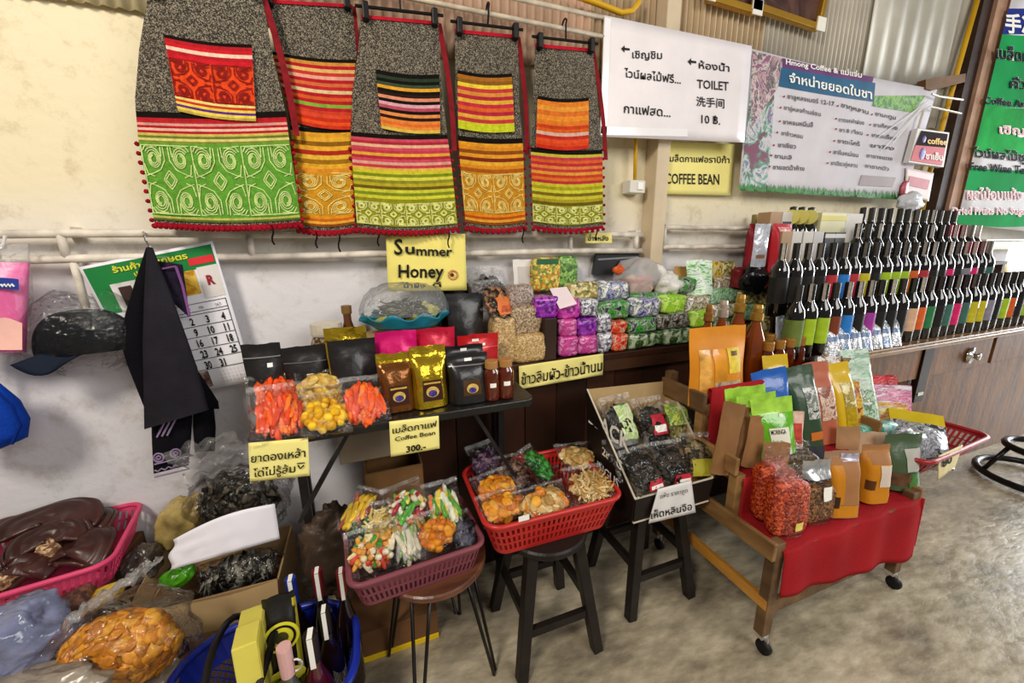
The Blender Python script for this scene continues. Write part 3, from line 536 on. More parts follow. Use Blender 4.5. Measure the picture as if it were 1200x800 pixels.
# stepped planks behind the front bottles
rows = []
for k, (px, py, yy) in enumerate(((960, 324, 1.175), (985, 284, 1.275), (1030, 262, 1.375), (1040, 244, 1.475))): rows.append((yy, AT(px, py, y=yy).z-.33))
rows[0] = (rows[0][0], WZ)
b0 = None
for k, (yy, z) in enumerate(rows[1:]):
    x1 = (4.6, 4.4, 4.3)[k]; x0 = 2.0; b = MB(); b.box(((x0+x1)/2, yy, z-.011), (x1-x0, .092, .02)); b.box((x0+.03, yy, (WZ+z-.022)/2), (.03, .085, z-.022-WZ)); b.box((x1-.03, yy, (WZ+z-.022)/2), (.03, .085, z-.022-WZ)); b.box(((x0+x1)/2, yy, (WZ+z-.022)/2), (.03, .085, z-.022-WZ))
    tag(b.build('bottle_riser', M('#4a3626', .6, var=.25)), 'wooden riser under the '+('second', 'third', 'topmost')[k]+' row of wine bottles', 'riser', 'bottle risers')
# stools
def wood_stool(label, cx, cy, zt, half, splay, rot=0):
    t = root('wooden_stool', (cx, cy, 0), label, 'stool', None, rot); b = MB(); b.lathe([(.001, zt-.03), (.145, zt-.03), (.152, zt-.022), (.152, zt-.006), (.146, zt), (.001, zt)], 32, cap=False); b.build('seat', BWOOD, t, local=True, smooth=False)
    for sx in (-1, 1):
        for sy in (-1, 1):
            b = MB(); b.bar((sx*splay, sy*splay, 0), (sx*half, sy*half, zt-.03), .036, .036, up=(0, 1, 0), wx2=.04, wy2=.04); b.build('leg', BWOOD, t, local=True, bevel=.003)
    for s in (-1, 1):
        k = .16; w = splay-(splay-half)*k/zt
        b = MB(); b.bar((-w, s*w, k), (w, s*w, k), .02, .03); b.build('stretcher', BWOOD, t, local=True); k = .21; w = splay-(splay-half)*k/zt
        b = MB(); b.bar((s*w, -w, k), (s*w, w, k), .02, .03); b.build('stretcher', BWOOD, t, local=True)
    return t
wood_stool('black wooden stool under the red basket of dried fruit', .515, 1.085, .46, .085, .145)
wood_stool('black wooden stool under the black mushroom carton', .99, 1.14, .46, .09, .145)
t = root('hairpin_stool', (.13, 1.09, 0), 'round brown stool on thin black rod legs under the mauve basket', 'stool'); SZ = .45
b = MB(); b.lathe([(.001, SZ-.028), (.15, SZ-.028), (.165, SZ-.018), (.165, SZ-.004), (.16, SZ), (.001, SZ)], 36, c=(.13, 1.09, 0), cap=False); b.build('seat', wood('#4d2d1e', '#7d4d33', 'stool_seat_wood', (1.2, 8, 8), .35), t)
for k in range(4):
    a = PI/4+k*PI/2+.25; b = MB(); c, s_ = math.cos(a), math.sin(a); dx, dy = -s_*.03, c*.03
    f = Vector((.13+c*.19, 1.09+s_*.19, .006))
    b.tube([(.13+c*.11+dx, 1.09+s_*.11+dy, SZ-.03), f+Vector((dx*.3, dy*.3, 0)), f-Vector((dx*.3, dy*.3, 0)), (.13+c*.11-dx, 1.09+s_*.11-dy, SZ-.03)], .0055, n=8); b.build('leg', M('#161311', .35, .4, var=0), t, smooth=True)
# black ring stand at the right edge
t = root('ring_stand', (3.4, .95, 0), 'black tubular ring stand on the floor at the picture edge', 'stand'); RM = M('#17181a', .25, .4, var=0); cx, cy = AT(1215, 560, z=.03).xy
for z, r, nm in ((.03, .24, 'base_ring'), (.21, .15, 'upper_ring')):
    b = MB(); b.tube([(cx+r*math.cos(2*PI*k/28), cy+r*math.sin(2*PI*k/28), z) for k in range(28)], .02, closed=True); b.build(nm, RM, t, smooth=True)
for k in range(3): a = k*2.1+.3; b = MB(); b.tube([(cx+.24*math.cos(a), cy+.24*math.sin(a), .03), (cx+.15*math.cos(a), cy+.15*math.sin(a), .21)], .012); b.build('strut', RM, t, smooth=True)
# stepped display cart
CX0, CX1 = 1.20, 1.955
t = root('display_cart', (1.58, 1.0, 0), 'stepped timber cart on castors draped in red cloth', 'cart'); CART = t
ZL, ZM, ZT = .418, .580, .775
for x in (CX0, CX1):
    for yy, z0, z1, mt in ((.735, .075, .45, CARTD), (.905, .40, .60, CARTW), (1.085, .56, .80, CARTW), (1.265, .075, .88, CARTD)):
        b = MB(); b.bar((x, yy, z0), (x, yy, z1), .042, .036, up=(0, 1, 0)); b.build('post', mt, t, bevel=.003)
    sx = -.03 if x == CX0 else .03
    for y0, y1, z, hh in ((1.05, 1.28, .817, .074), (.885, 1.10, .640, .066), (.715, 1.02, .425, .066)):
        b = MB(); b.box((x+sx, (y0+y1)/2, z), (.018, y1-y0, hh)); b.build('side_board', CARTD if y1 > 1.25 else CARTW, t, bevel=.003)
    b = MB(); b.box((x+sx*.4, 1.0, .205), (.02, .56, .042)); b.build('side_stretcher', ORNGW, t, bevel=.003)
    for yy in (.735, 1.265):
        b = MB(); b.box((x, yy, .066), (.03, .03, .018)); b.box((x, yy-.015, .045), (.006, .024, .045)); c = b.build('castor_fork', M('#cfcdc8', .3, .7, var=0), t)
        b = MB(T=Matrix.Translation((x, yy-.015, .026)) @ Matrix.Rotation(PI/2, 4, 'Y')); b.lathe([(.008, -.011), (.024, -.011), (.026, -.006), (.026, .006), (.024, .011), (.008, .011)], 18); b.build('wheel', M('#1a1a1a', .5, var=0), c, smooth=True)
b = MB(); b.box(((CX0+CX1)/2, .728, .19), (CX1-CX0, .02, .05)); b.build('front_stretcher', CARTD, t, bevel=.003)
for z, y0, y1, x1 in ((ZL, .715, .93, CX1), (ZM, .885, 1.10, CX1), (ZT, 1.06, 1.28, CX1)):
    b = MB(); b.box(((CX0+x1)/2, (y0+y1)/2, z-.012), (x1-CX0, y1-y0, .02)); b.build('shelf_board', CARTD, t)
b = MB(); b.box((2.18, 1.0, .462), (.50, .18, .018)); b.bar((1.96, 1.0, .43), (2.02, 1.0, .455), .03, .16); b.build('side_ledge', CARTD, t)
CLOTH = M('#a02126', .8, bump=.25, bs=160, var=.14, vs=4, name='red_cloth')
b = MB()
prof = [(1.075, .862), (1.066, .868), (1.058, .862), (1.056, .60), (1.052, ZM+.004), (.90, ZM+.004), (.885, ZM+.006), (.88, ZM-.01), (.882, ZL+.03), (.875, ZL+.004), (.735, ZL+.006), (.712, ZL+.002), (.706, ZL-.03), (.703, .30), (.70, .235)]
prof = [(a, z) for a, z in [(1.27, ZT+.004), (1.09, ZT+.004), (1.08, .80)]]+prof
def clothf(u, v):
    k = v*(len(prof)-1); i = min(int(k), len(prof)-2); f = k-i; yy = prof[i][0]*(1-f)+prof[i+1][0]*f; z = prof[i][1]*(1-f)+prof[i+1][1]*f
    x = CX0+.005+(CX1+.035-CX0)*u; hang = max(0, .43-z)
    yy += -.02*hang*math.sin(u*15)-.006*math.sin(u*23)*(1 if .6 < z < .85 or hang > 0 else 0)
    return (x, yy, z-.10*u*hang/.2+.003*math.sin(u*12)*(hang > .1)+.02*hang/.2)
b.grid(clothf, 48, 68); 
b.grid(lambda u, v: (CX1+.036+.015*v+.012*math.sin(u*9)*v, .706+.20*u, ZL+.002-(.22+.06*math.sin(u*3))*v), 14, 8); b.build('red_cloth', CLOTH, t, smooth=True, solid=.003)
# ---------------------------------------------------------------- baskets and boxes
def rpath(w, d, r, n):
    P = rrect(0, 0, w, d, r, 8); P.append(P[0]); seg = [math.dist(P[i], P[i+1]) for i in range(len(P)-1)]; T = sum(seg); out = []
    for k in range(n):
        t_ = T*k/n
        for i, s_ in enumerate(seg):
            if t_ <= s_ or i == len(seg)-1: f = t_/s_ if s_ > 0 else 0; out.append((P[i][0]+(P[i+1][0]-P[i][0])*f, P[i][1]+(P[i+1][1]-P[i][1])*f)); break
            t_ -= s_
    return out
def basket(name, label, cx, cy, z0, z1, top, bot, r, mat, n, bands, rz=0, rimr=.008, solid_arcs=None):
    t = root(name, (cx, cy, z0), label, 'basket', None, rz); H = z1-z0; A = rpath(bot[0], bot[1], r*.8, n); Bp = rpath(top[0], top[1], r, n)
    def P(i, s): i %= n; return (A[i][0]+(Bp[i][0]-A[i][0])*s, A[i][1]+(Bp[i][1]-A[i][1])*s, H*s)
    b = MB()
    for s0, s1, kind in bands:
        for i in range(n):
            if kind == 'solid' or (kind == 'slot' and i % 2 == 0) or (kind == 'slot' and solid_arcs and solid_arcs(i/n)): b.add([P(i, s0), P(i+1, s0), P(i+1, s1), P(i, s1)], [(0, 1, 2, 3)])
            elif kind == 'lattice':
                for a, c in ((0, 1), (1, 0)):
                    p, q = Vector(P(i+a, s0)), Vector(P(i+c, s1)); d = (q-p); o = Vector((0, 0, .003))+Vector((d.x, d.y, 0)).normalized()*.0015; b.add([p-o, p+o, q+o, q-o], [(0, 1, 2, 3)])
    b.build('slotted_wall', mat, t, local=True, solid=.0028)
    b = MB(); b.tube([P(i, 1.0) for i in range(n)], rimr, closed=True, n=8); b.build('rim', mat, t, local=True, smooth=True)
    b = MB(); b.add([P(i, .005) for i in range(n)], [tuple(range(n))[::-1]]); b.build('bottom', mat, t, local=True, solid=.003)
    return t
SB = [(0, .12, 'solid'), (.12, .33, 'slot'), (.33, .38, 'solid'), (.38, .58, 'slot'), (.58, .63, 'solid'), (.63, .82, 'slot'), (.82, 1, 'solid')]
MAUVE = M('#7d434c', .4, var=.06); REDB = M('#c02a26', .35, var=.06); PINK = M('#d8456f', .4, var=.06); DRED = M('#9c1a22', .35, var=.06)
RB = basket('slotted_basket', 'bright red plastic basket of dried fruit bags on the black stool', .515, 1.135, .462, .590, (.475, .36), (.40, .29), .05, REDB, 176, SB, R(-1))
b = MB(); p = AT(614, 607, y=.945); b.box(p, (.034, .003, .016)); b.build('price_label', TAGW, RB)
CB = basket('slotted_basket', 'mauve plastic basket of mixed sweets on the round brown stool', .07, 1.085, .452, .545, (.375, .27), (.325, .225), .035, MAUVE, 168, [(0, .1, 'solid'), (.1, .42, 'slot'), (.42, .48, 'solid'), (.48, .78, 'slot'), (.78, 1, 'solid')], R(4))
PB = basket('slotted_basket', 'pink plastic basket heaped with dried mushrooms against the wall', -1.055, 1.445, .43, .515, (.52, .34), (.47, .29), .05, PINK, 180, [(0, .1, 'solid'), (.1, .42, 'slot'), (.42, .5, 'solid'), (.5, .82, 'slot'), (.82, 1, 'solid')], R(10))
XB = basket('slotted_basket', 'red plastic basket with a handwritten eighty tag beside the cart', 2.265, .925, .475, .56, (.56, .37), (.47, .29), .05, DRED, 180, [(0, .1, 'solid'), (.1, .45, 'slot'), (.45, .5, 'solid'), (.5, .8, 'slot'), (.8, 1, 'solid')], R(3), rimr=.010)
BLUE = M('#1b2fa0', .3, var=.08)
ZB = basket('shopping_basket', 'blue plastic basket holding bottles and boxed drinks on the floor', -.345, 1.005, .03, .30, (.46, .37), (.34, .26), .15, BLUE, 60, [(0, .12, 'solid')]+[(.12+.1*k, .22+.1*k, 'lattice') for k in range(6)]+[(.72, 1, 'solid')], 0, rimr=.011)
for s in (-1, 1):
    b = MB(); c = Vector((-.40, 1.0, .30)); Pp = []
    for k in range(13): a = PI*k/12; Pp.append(c+Vector((s*.018+.05*math.sin(a)*s+.03*math.sin(a), -.175*math.cos(a), .13*math.sin(a))))
    b.tube(Pp, .009); b.build('carry_handle', M('#191719', .4, var=.1), ZB, smooth=True)
# black mushroom carton
KR = M('#a98a62', .75, bump=.1, bs=20, var=.1); KI = M('#b99c70', .75, bump=.1, bs=20, var=.1); CK = M('#1d1613', .4, bump=.1, bs=20, var=.15)
t = root('mushroom_carton', (.97, 1.10, .462), 'open black printed carton of dried mushroom packs on a stool', 'carton'); CT = t
fl, fr, bl, br = Vector((.80, .965, .464)), Vector((1.135, .965, .464)), Vector((.80, 1.25, .464)), Vector((1.135, 1.25, .464))
tfl, tfr, tbl, tbr = Vector((.795, .955, .565)), Vector((1.14, .955, .565)), AT(688, 456, y=1.27), AT(783, 446, y=1.27)
def twoside(nm, q, parent=t, th=.005):
    n = (q[1]-q[0]).cross(q[3]-q[0]).normalized()*-th; b = MB(); b.add([p for p in q]+[p+n for p in q], [(0, 1, 2, 3), (7, 6, 5, 4), (0, 4, 5, 1), (1, 5, 6, 2), (2, 6, 7, 3), (3, 7, 4, 0)], [0, 1, 1, 1, 1, 1]); return b.build(nm, [KI, CK], parent)
twoside('front_panel', [fr, fl, tfl, tfr]); twoside('back_panel', [bl, br, tbr, tbl]); L_ = twoside('side_panel', [fl, bl, tbl, tfl]); twoside('side_panel', [br, fr, tfr, tbr]); b = MB(); b.add([fl, fr, br, bl], [(0, 1, 2, 3)]); b.build('bottom_panel', KI, t, solid=.004)
for (a, c) in ((tfl, tbl), (tfr, tbr), (tfl, tfr), (fl+Vector((-.002, -.004, .004)), fr+Vector((.002, -.004, .004)))): b = MB(); b.bar(a, c, .006, .006); b.build('cut_edge', M('#cfc6b4', .7, var=.05), t)
b = MB(); e1 = (tbl-tfl).normalized(); n0 = (bl-fl).cross(tfl-fl).normalized()
if n0.x > 0: n0 = -n0
ud = Vector((0, 0, 1)); rd = (fl-bl).normalized()
for body, o, s_ in (('BLACK', bl+Vector((0, 0, .26)), .085), ('280 G', bl+rd*.10+Vector((0, 0, .17)), .05), ('FUNGUS', bl+rd*.02+Vector((0, 0, .09)), .05)):
    b.text(body, lambda x, y: o+rd*x*s_+ud*y*s_+n0*.009+Vector((-.006*(o.z-.46)/.3, 0, 0)), bold=.02)
b.build('white_print', TAGW, t)
# cardboard box by the left wall and other boxes under the tables
def open_box(name, label, x0, x1, y0, y1, z0, z1, mat, flaps=True, rz=0):
    t = root(name, ((x0+x1)/2, (y0+y1)/2, z0), label, 'box', None, rz); b = MB(); cx, cy = (x0+x1)/2, (y0+y1)/2; w, d, h = (x1-x0)/2, (y1-y0)/2, z1-z0
    b.box((0, -d, h/2), (2*w, .006, h)); b.build('front_panel', mat, t, local=True); b = MB(); b.box((0, d, h/2), (2*w, .006, h)); b.build('back_panel', mat, t, local=True)
    for s in (-1, 1): b = MB(); b.box((s*w, 0, h/2), (.006, 2*d, h)); b.build('side_panel', mat, t, local=True)
    b = MB(); b.box((0, 0, .004), (2*w, 2*d, .006)); b.build('bottom_panel', mat, t, local=True)
    if flaps:
        b = MB(); b.grid(lambda u, v: (-w+2*w*u, -d-.004-.03*v-.008*math.sin(u*3), h-.09*v+.004*math.sin(u*7)), 8, 3); b.build('flap', KI, t, local=True, solid=.004)
        b = MB(); b.grid(lambda u, v: (-w-.02*v-.01*math.sin(u*3), -d+2*d*u, h+.05*v), 8, 3); b.build('flap', KI, t, local=True, solid=.004)
    return t
open_box('cardboard_box', 'open brown cardboard box stuffed with plastic bags, behind the blue basket', -.715, -.36, 1.30, 1.58, 0, .335, KR)
b = MB(); b.box((-.03, 1.30, .06), (.34, .22, .12)); b.box((-.03, 1.188, .012), (.34, .006, .022), 1); o = tag(b.build('flat_carton', [M('#6a4a30', .7, bump=.15, bs=14, var=.2), M('#d8b41f', .4, var=.05)], bevel=.002), 'low brown carton with a yellow strip on the floor under the folding table', 'carton')
t = open_box('cardboard_box', 'brown cardboard box standing against the wall under the folding table', -.06, .14, 1.36, 1.56, .0, .62, M('#7b5a38', .75, bump=.2, bs=12, var=.25), False)
b = MB(); b.box((-1.08, 1.46, .21), (.50, .32, .42)); tag(b.build('closed_carton', M('#6b5036', .7, bump=.2, bs=10, var=.25), bevel=.003), 'closed brown carton carrying the pink basket', 'carton')
# ---------------------------------------------------------------- things hung on the left wall
y = 1.585
t = root('wall_calendar', tuple(AT(220, 455, y=y)), 'large paper calendar with a green header, hung askew behind the black jacket', 'calendar')
CQ = [(92, 313), (249, 282), (298, 446), (176, 470)]
def cal(u, v, off=0): 
    x = (CQ[0][0]*(1-u)+CQ[1][0]*u)*(1-v)+(CQ[3][0]*(1-u)+CQ[2][0]*u)*v; yy = (CQ[0][1]*(1-u)+CQ[1][1]*u)*(1-v)+(CQ[3][1]*(1-u)+CQ[2][1]*u)*v; return AT(x, yy, y=y-off-.02*v*(1-v)*math.sin(u*4)-.012*v)
b = MB(); b.grid(cal, 12, 14); b.build('sheet', M('#eceaf0', .55, bump=.05, bs=10, var=.03), t, smooth=True, solid=.003)
def cpatch(u0, u1, v0, v1, mat, nm, off=.003): b = MB(); b.grid(lambda u, v: cal(u0+(u1-u0)*u, v0+(v1-v0)*v, off), 6, 4); return b.build(nm, mat, t)
GRNC = M('#1f7a3c', .45, var=.06); cpatch(.02, .98, .02, .17, GRNC, 'green_header'); cpatch(.02, .30, .17, .36, GRNC, 'green_header'); cpatch(.15, .42, .16, .36, M('#c9c5c2', .5, var=.2, vs=30), 'product_picture', .004)
cpatch(.20, .30, .19, .33, M('#3a2a28', .4, var=.3), 'dark_picture', .005); cpatch(.68, .80, .17, .34, MP(['#d9a21f', '#b87a18', '#e8c04a'], 30, .4, bump=0), 'yellow_picture', .004); cpatch(.82, .98, .16, .38, M('#d5d0cc', .5, var=.1), 'red_emblem_panel', .004); cpatch(.78, .97, .09, .14, M('#d03038', .4), 'red_ribbon', .005)
b = MB(); b.text('R', lambda x, yy: cal(.87+x*.09, .29-yy*.09, .006), bold=.05); b.build('red_emblem', M('#8d2430', .5), t)
b = MB(); b.text('ร้านค้าการเกษตร', lambda x, yy: cal(.22+x*.085, .085-yy*.055, .006), bold=.03); b.text('ปฏิทิน ๒๕๖๖', lambda x, yy: cal(.36+x*.06, .135-yy*.04, .006), bold=.03); b.build('yellow_lettering', M('#d8d43a', .5, var=0), t)
b = MB()
for v in (.40, .455, .475, .555, .63, .71, .785, .86): b.grid(lambda u, q: cal(.05+.92*u, v+.004*q, .004), 10, 1)
b.grid(lambda u, q: cal(.965+.006*u, .40+.46*q, .004), 1, 8); b.build('ruled_line', INK, t)
b = MB()
for d in range(1, 32):
    i = d+2; u = .075+(i % 7)*.131; v = .545+(i//7)*.078; s_ = str(d); wd = text_geo(s_, .03)[2]
    b = MB(); b.text(s_, lambda x, yy: cal(u+.045+(x-wd/2)*.062, v-yy*.072, .005), bold=.03); b.build('date_number', INK, t)
b = MB()
for i, s_ in enumerate(('SUN', 'MON', 'TUE', 'WED', 'THU', 'FRI', 'SAT')): b = MB(); b.text(s_, lambda x, yy: cal(.085+i*.131+x*.03, .445-yy*.03, .005)); b.build('weekday_print', M('#7a5560', .6, var=0), t)
b = MB()
for i in range(7):
    for j in range(4): b.text(str(1+i+7*j), lambda x, yy: cal(.72+i*.034+x*.013, .895+j*.024-yy*.014, .005))
b.build('small_print', M('#7a5560', .6, var=0), t); cpatch(.30, .62, .87, .98, MP(['#5a3a34', '#c9b8a8', '#8a6a5a', '#2a2224'], 26, .5, bump=0), 'small_picture', .004)
def drape(b, Lp, Rp, y, th, m=0, folds=(9, .012), seed=0, nv=22, shear=0):
    LF, RF = outline([(x, yy) for x, yy in Lp]), outline([(x, yy) for x, yy in Rp]); y0, y1 = Lp[0][1], Lp[-1][1]
    r0, r1 = Rp[0][1], Rp[-1][1]
    def fn(u, v):
        a = 2*PI*u; s_ = .5-.5*math.cos(a); yl = y0+(y1-y0)*v; yr = r0+(r1-r0)*v; xl, xr = LF(yl), RF(yr)
        d = math.sin(a)*th*(.35+.65*min(1, v*4)); f = folds[1]*math.sin(s_*folds[0]+seed+v*2)*min(1, v*3)
        return AT(xl+(xr-xl)*s_, yl+(yr-yl)*s_, y=y-d-f)
    b.grid(fn, 32, nv, m, closeu=True)
JK = M('#26242a', .9, bump=.3, bs=180, var=.12, vs=14, name='jacket_cloth'); JB = M('#121116', .9, bump=.3, bs=180, var=.15, name='jacket_lining')
t = root('hanging_jacket', tuple(AT(195, 500, y=1.5)), 'black cotton jacket with purple embroidered trim hung from a wire hook over the calendar', 'jacket')
b = MB(); drape(b, [(171, 290), (158, 330), (146, 370), (142, 405), (150, 430), (160, 455), (170, 480)], [(178, 290), (194, 330), (205, 370), (216, 410), (236, 440), (256, 470), (257, 479)], 1.525, .03, folds=(7, .010)); b.build('back_panel', JB, t, smooth=True)
b = MB(); drape(b, [(172, 289), (169, 340), (167, 400), (168, 450), (169, 503)], [(179, 290), (199, 340), (217, 390), (231, 430), (245, 480)], 1.475, .028, folds=(5, .010), seed=1); b.build('front_panel', JK, t, smooth=True)
b = MB(); drape(b, [(177, 485), (178, 520), (180, 555)], [(226, 478), (224, 515), (221, 545)], 1.515, .022, folds=(6, .005), nv=14); sl = b.build('sleeve', JB, t, smooth=True)
b = MB()
for k in range(3): b.tube([AT(184+k*6+i*3.2, 512-k*3-i*6.2+k*2, y=1.487) for i in range(5)], .003, n=5)
b.build('cuff_stripes', M('#8d7a9a', .8, bump=.4, bs=300, var=.2), sl); b = MB()
for (x, yy) in ((186, 536), (206, 531)): b.tube([AT(x+6*math.cos(a*PI/6), yy+5*math.sin(a*PI/6), y=1.489) for a in range(12)], .003, n=5, closed=True); b.tube([AT(x+2.5*math.cos(a*PI/4), yy+2*math.sin(a*PI/4), y=1.489) for a in range(8)], .003, n=5, closed=True)
b.build('cuff_spirals', M('#8d7a9a', .8, bump=.4, bs=300, var=.2), sl); b = MB()
for k in (544, 552, 559): b.tube([AT(181+i*4.1, k-i*1.0+(1.2 if i % 2 else -1.2)*(k == 552), y=1.489) for i in range(11)], .0028, n=5)
b.build('cuff_embroidery', M('#8d7a9a', .8, bump=.4, bs=300, var=.2), sl)
b = MB(); drape(b, [(226, 476), (226, 500), (228, 530)], [(250, 470), (253, 500), (252, 528)], 1.525, .025, folds=(4, .004), nv=12); b.build('sleeve', JB, t, smooth=True)
b = MB(); drape(b, [(181, 305), (190, 335), (200, 352)], [(214, 310), (219, 345), (222, 372)], 1.5, .014, folds=(5, .004), nv=12); cl = b.build('collar', M('#231d2c', .85, bump=.4, bs=120, var=.3, vs=60), t, smooth=True)
b = MB(); b.tube([AT(*p, y=1.468) for p in ((184, 326), (182, 340), (190, 350), (198, 362))], .004, n=5); b.tube([AT(*p, y=1.475) for p in ((206, 312), (214, 335), (222, 370))], .0035, n=5); b.tube([AT(*p, y=1.478) for p in ((190, 315), (206, 312))], .003, n=5); b.build('purple_piping', M('#7d4f86', .8, var=.1), cl)
b = MB(); b.tube([AT(*p, y=1.50) for p in ((169, 276), (171, 282), (175, 288), (177, 294))], .003, n=6); b.tube([AT(169, 276, y=1.50), AT(168, 272, y=1.575), AT(168, 276, y=1.60)], .003, n=6); b.build('wire_hook', M('#8a8680', .3, .8, var=0), t)
# cap in a clear bag
t = root('bagged_cap', tuple(AT(95, 430, y=1.55)), 'dark cap wrapped in a clear plastic bag hanging beside the jacket', 'cap'); CAPM = M('#14171d', .8, bump=.2, bs=120, var=.2)
c = AT(104, 402, y=1.56); b = MB(); b.grid(lambda u, v: c+Vector((.125*math.cos(2*PI*u)*math.cos(v*PI/2)**.7, .075*math.sin(2*PI*u)*math.cos(v*PI/2)**.7, .125*math.sin(v*PI/2)-.02)), 24, 10, closeu=True); b.build('crown', CAPM, t, smooth=True)
b = MB(); b.grid(lambda u, v: c+Vector((-.02-.06*v+.11*(u-.5), -.062-.02*v, -.01-.06*v*math.cos((u-.5)*2.4))), 10, 6); b.build('peak', M('#1c2331', .7, var=.15), t, smooth=True, solid=.008)
b = MB(); b.grid(lambda u, v: c+Vector(((.165+.02*noise.noise(Vector((math.cos(2*PI*u)*2, math.sin(2*PI*u)*2, v*5))))*math.cos(2*PI*u)*math.sin(PI*(.08+.84*v))**.6, .088*math.sin(2*PI*u)*math.sin(PI*(.08+.84*v))**.6, -.085+.24*v+.01*math.sin(u*20))), 30, 16, closeu=True); b.build('clear_bag', FILM, t, smooth=True)
# pink nappy pack and blue bag
t = root('pink_pack', tuple(AT(15, 410, y=1.53)), 'pink plastic pack with a white carrier hung at the left picture edge', 'pack')
b = MB(); drape(b, [(-60, 306), (-60, 360), (-60, 413)], [(35, 308), (33, 360), (31, 413)], 1.53, .04, folds=(5, .004)); b.build('pack_body', MP(['#d9609a', '#e584b2', '#d9609a', '#de72a6'], 6, .35, bump=.1, kind='noi'), t, smooth=True)
b = MB(); b.grid(lambda u, v: AT(-30+52*u, 327+13*v-2*math.sin(u*PI), y=1.484), 8, 3); b.build('blue_label', M('#2b3f94', .4, var=.1), t); b = MB(); b.tube([AT(1+i*2.2, 334+(1.6 if i % 2 else -1.2), y=1.482) for i in range(8)], .0025, n=5); b.build('white_script', TAGW, t)
b = MB(); b.grid(lambda u, v: AT(-40+66*u, 376+34*v+4*math.sin(u*7)*(1-v), y=1.484), 10, 3); b.build('pale_print', M('#f0bcb0', .45, var=.1, vs=9), t)
b = MB(); drape(b, [(-70, 292), (-65, 350), (-60, 424)], [(34, 285), (40, 350), (24, 424)], 1.56, .045, folds=(9, .008)); b.build('carrier_bag', HAZE, t, smooth=True)
b = MB(); b.tube([AT(*p, y=1.57) for p in ((-20, 305), (4, 286), (6, 276))], .004); b.build('handle_loop', M('#e6e4e4', .4), t)
t = root('blue_bag', tuple(AT(0, 524, y=1.5)), 'bright blue cloth bag hanging low at the left picture edge', 'bag')
b = MB(); drape(b, [(-70, 448), (-80, 490), (-70, 528)], [(-2, 447), (24, 468), (36, 490), (33, 512), (0, 526)], 1.50, .06, folds=(4, .006)); b.build('bag_body', M('#1440a8', .7, bump=.3, bs=90, var=.15), t, smooth=True)
b = MB(); b.tube([AT(*p, y=1.435) for p in ((-10, 452), (14, 474), (24, 498), (14, 520))], .004, n=5); b.build('seam_piping', M('#0c2a78', .7), t)
b = MB(); b.tube([AT(*p, y=1.55) for p in ((-22, 452), (-28, 380), (-22, 300), (-22, 285))], .006); b.build('shoulder_strap', M('#12378f', .7), t)
# ---------------------------------------------------------------- packaging builders
def dims(l, r, t, b, y, zb=None):
    m = (t+b)/2; w = AT(r, m, y=y).x-AT(l, m, y=y).x; c = AT((l+r)/2, b, y=y); zt = AT((l+r)/2, t, y=y).z
    z = c.z if zb is None else zb; return c.x, z, w, zt-z
_sd = [0]
def pouch(name, label, cat, px, y, mat, d=.06, zb=None, sq=2, pp=2.6, top=.12, wr=.004, rz=0, lean=0, feats=(), group=None, curve=.0, topmat=None, wide=0, roll=0, hh=None):
    "stand-up or side-folded packet; px = (left, right, top, bottom) in the photo at distance y"
    _sd[0] += 1; sd = _sd[0]*1.37
    x, z, w, h = dims(*px, y, zb); az = math.atan2(x, y); w = (w+wide)*math.cos(az)/max(.45, math.cos(az+rz)) if rz < 0 else w+wide; h = hh or h/max(.5, math.cos(lean))
    def prof(v): q = v/(1-top); return .04+.96*(1-q**pp) if q < 1 else .04
    def wf(v): return 1-.05*math.exp(-((v-.45)/.25)**2)+(.015*math.sin(v*9) if sq > 4 else 0)
    def surf(u, v, side=-1, off=0):
        s_ = 2*u-1; k = max(0, 1-abs(s_)**sq); a = d/2*prof(v)*k
        nz = noise.noise(Vector((u*3.1+sd, v*3.7, sd)))*.7+noise.noise(Vector((u*8+sd, v*9, side*5.)))*.35
        edge = min(1, 6*min(u, 1-u)+.15)
        yy = side*(a+off)+nz*wr*edge*(side if prof(v) > .2 else 1)+curve*h*v*v
        return Vector(((u-.5)*w*wf(v), yy, v*h+(.006*nz if v > .95 else 0)-(.02*h*math.sin(u*PI)*(1-v)**6*(side < 0)*(sq < 4))))
    b = MB(); NU, NV = 14, 18
    b.grid(lambda u, v: surf(u, v), NU, NV, (lambda u, v: 1 if v > 1-top else 0) if topmat else 0); b.grid(lambda u, v: surf(u, v, 1), NU, NV, (lambda u, v: 1 if v > 1-top else 0) if topmat else 0, flip=True)
    b.add([surf(i/NU, 0) for i in range(NU+1)]+[surf(i/NU, 0, 1) for i in range(NU, -1, -1)], [tuple(range(2*NU+2))[::-1]])
    o = b.build(name, [mat, topmat] if topmat else mat, None, local=True, smooth=True); o.location = (x, y, z); o.rotation_euler = (-lean, roll, rz); tag(o, label, cat, group)
    for f in feats:
        nm, u0, u1, v0, v1, mt = f[:6]; off = .002+(f[6] if len(f) > 6 else 0); b = MB(); rd = nm in ('emblem', 'figures')
        b.grid((lambda u, v: surf((u0+u1)/2+(u1-u0)/2*v*math.cos(2*PI*u), (v0+v1)/2+(v1-v0)/2*v*math.sin(2*PI*u), -1, off)) if rd else (lambda u, v: surf(u0+(u1-u0)*u, v0+(v1-v0)*v, -1, off)), 18 if rd else 6, 3 if rd else 5); b.build(nm, mt, o, local=True, smooth=True)
        if len(f) > 7:
            b = MB()
            for body, uu, vv, sz in f[7]: b.text(body, lambda X, Y: surf(u0+(u1-u0)*(uu+X*sz), v0+(v1-v0)*(vv+Y*sz*1.2), -1, off+.001), bold=.02)
            b.build('print', f[8] if len(f) > 8 else INK, o, local=True)
    return o
def foil(c, rough=.25, metal=.75, bump=.35): return M(c, rough, metal, bump=bump, bs=26, var=.1, vs=8)
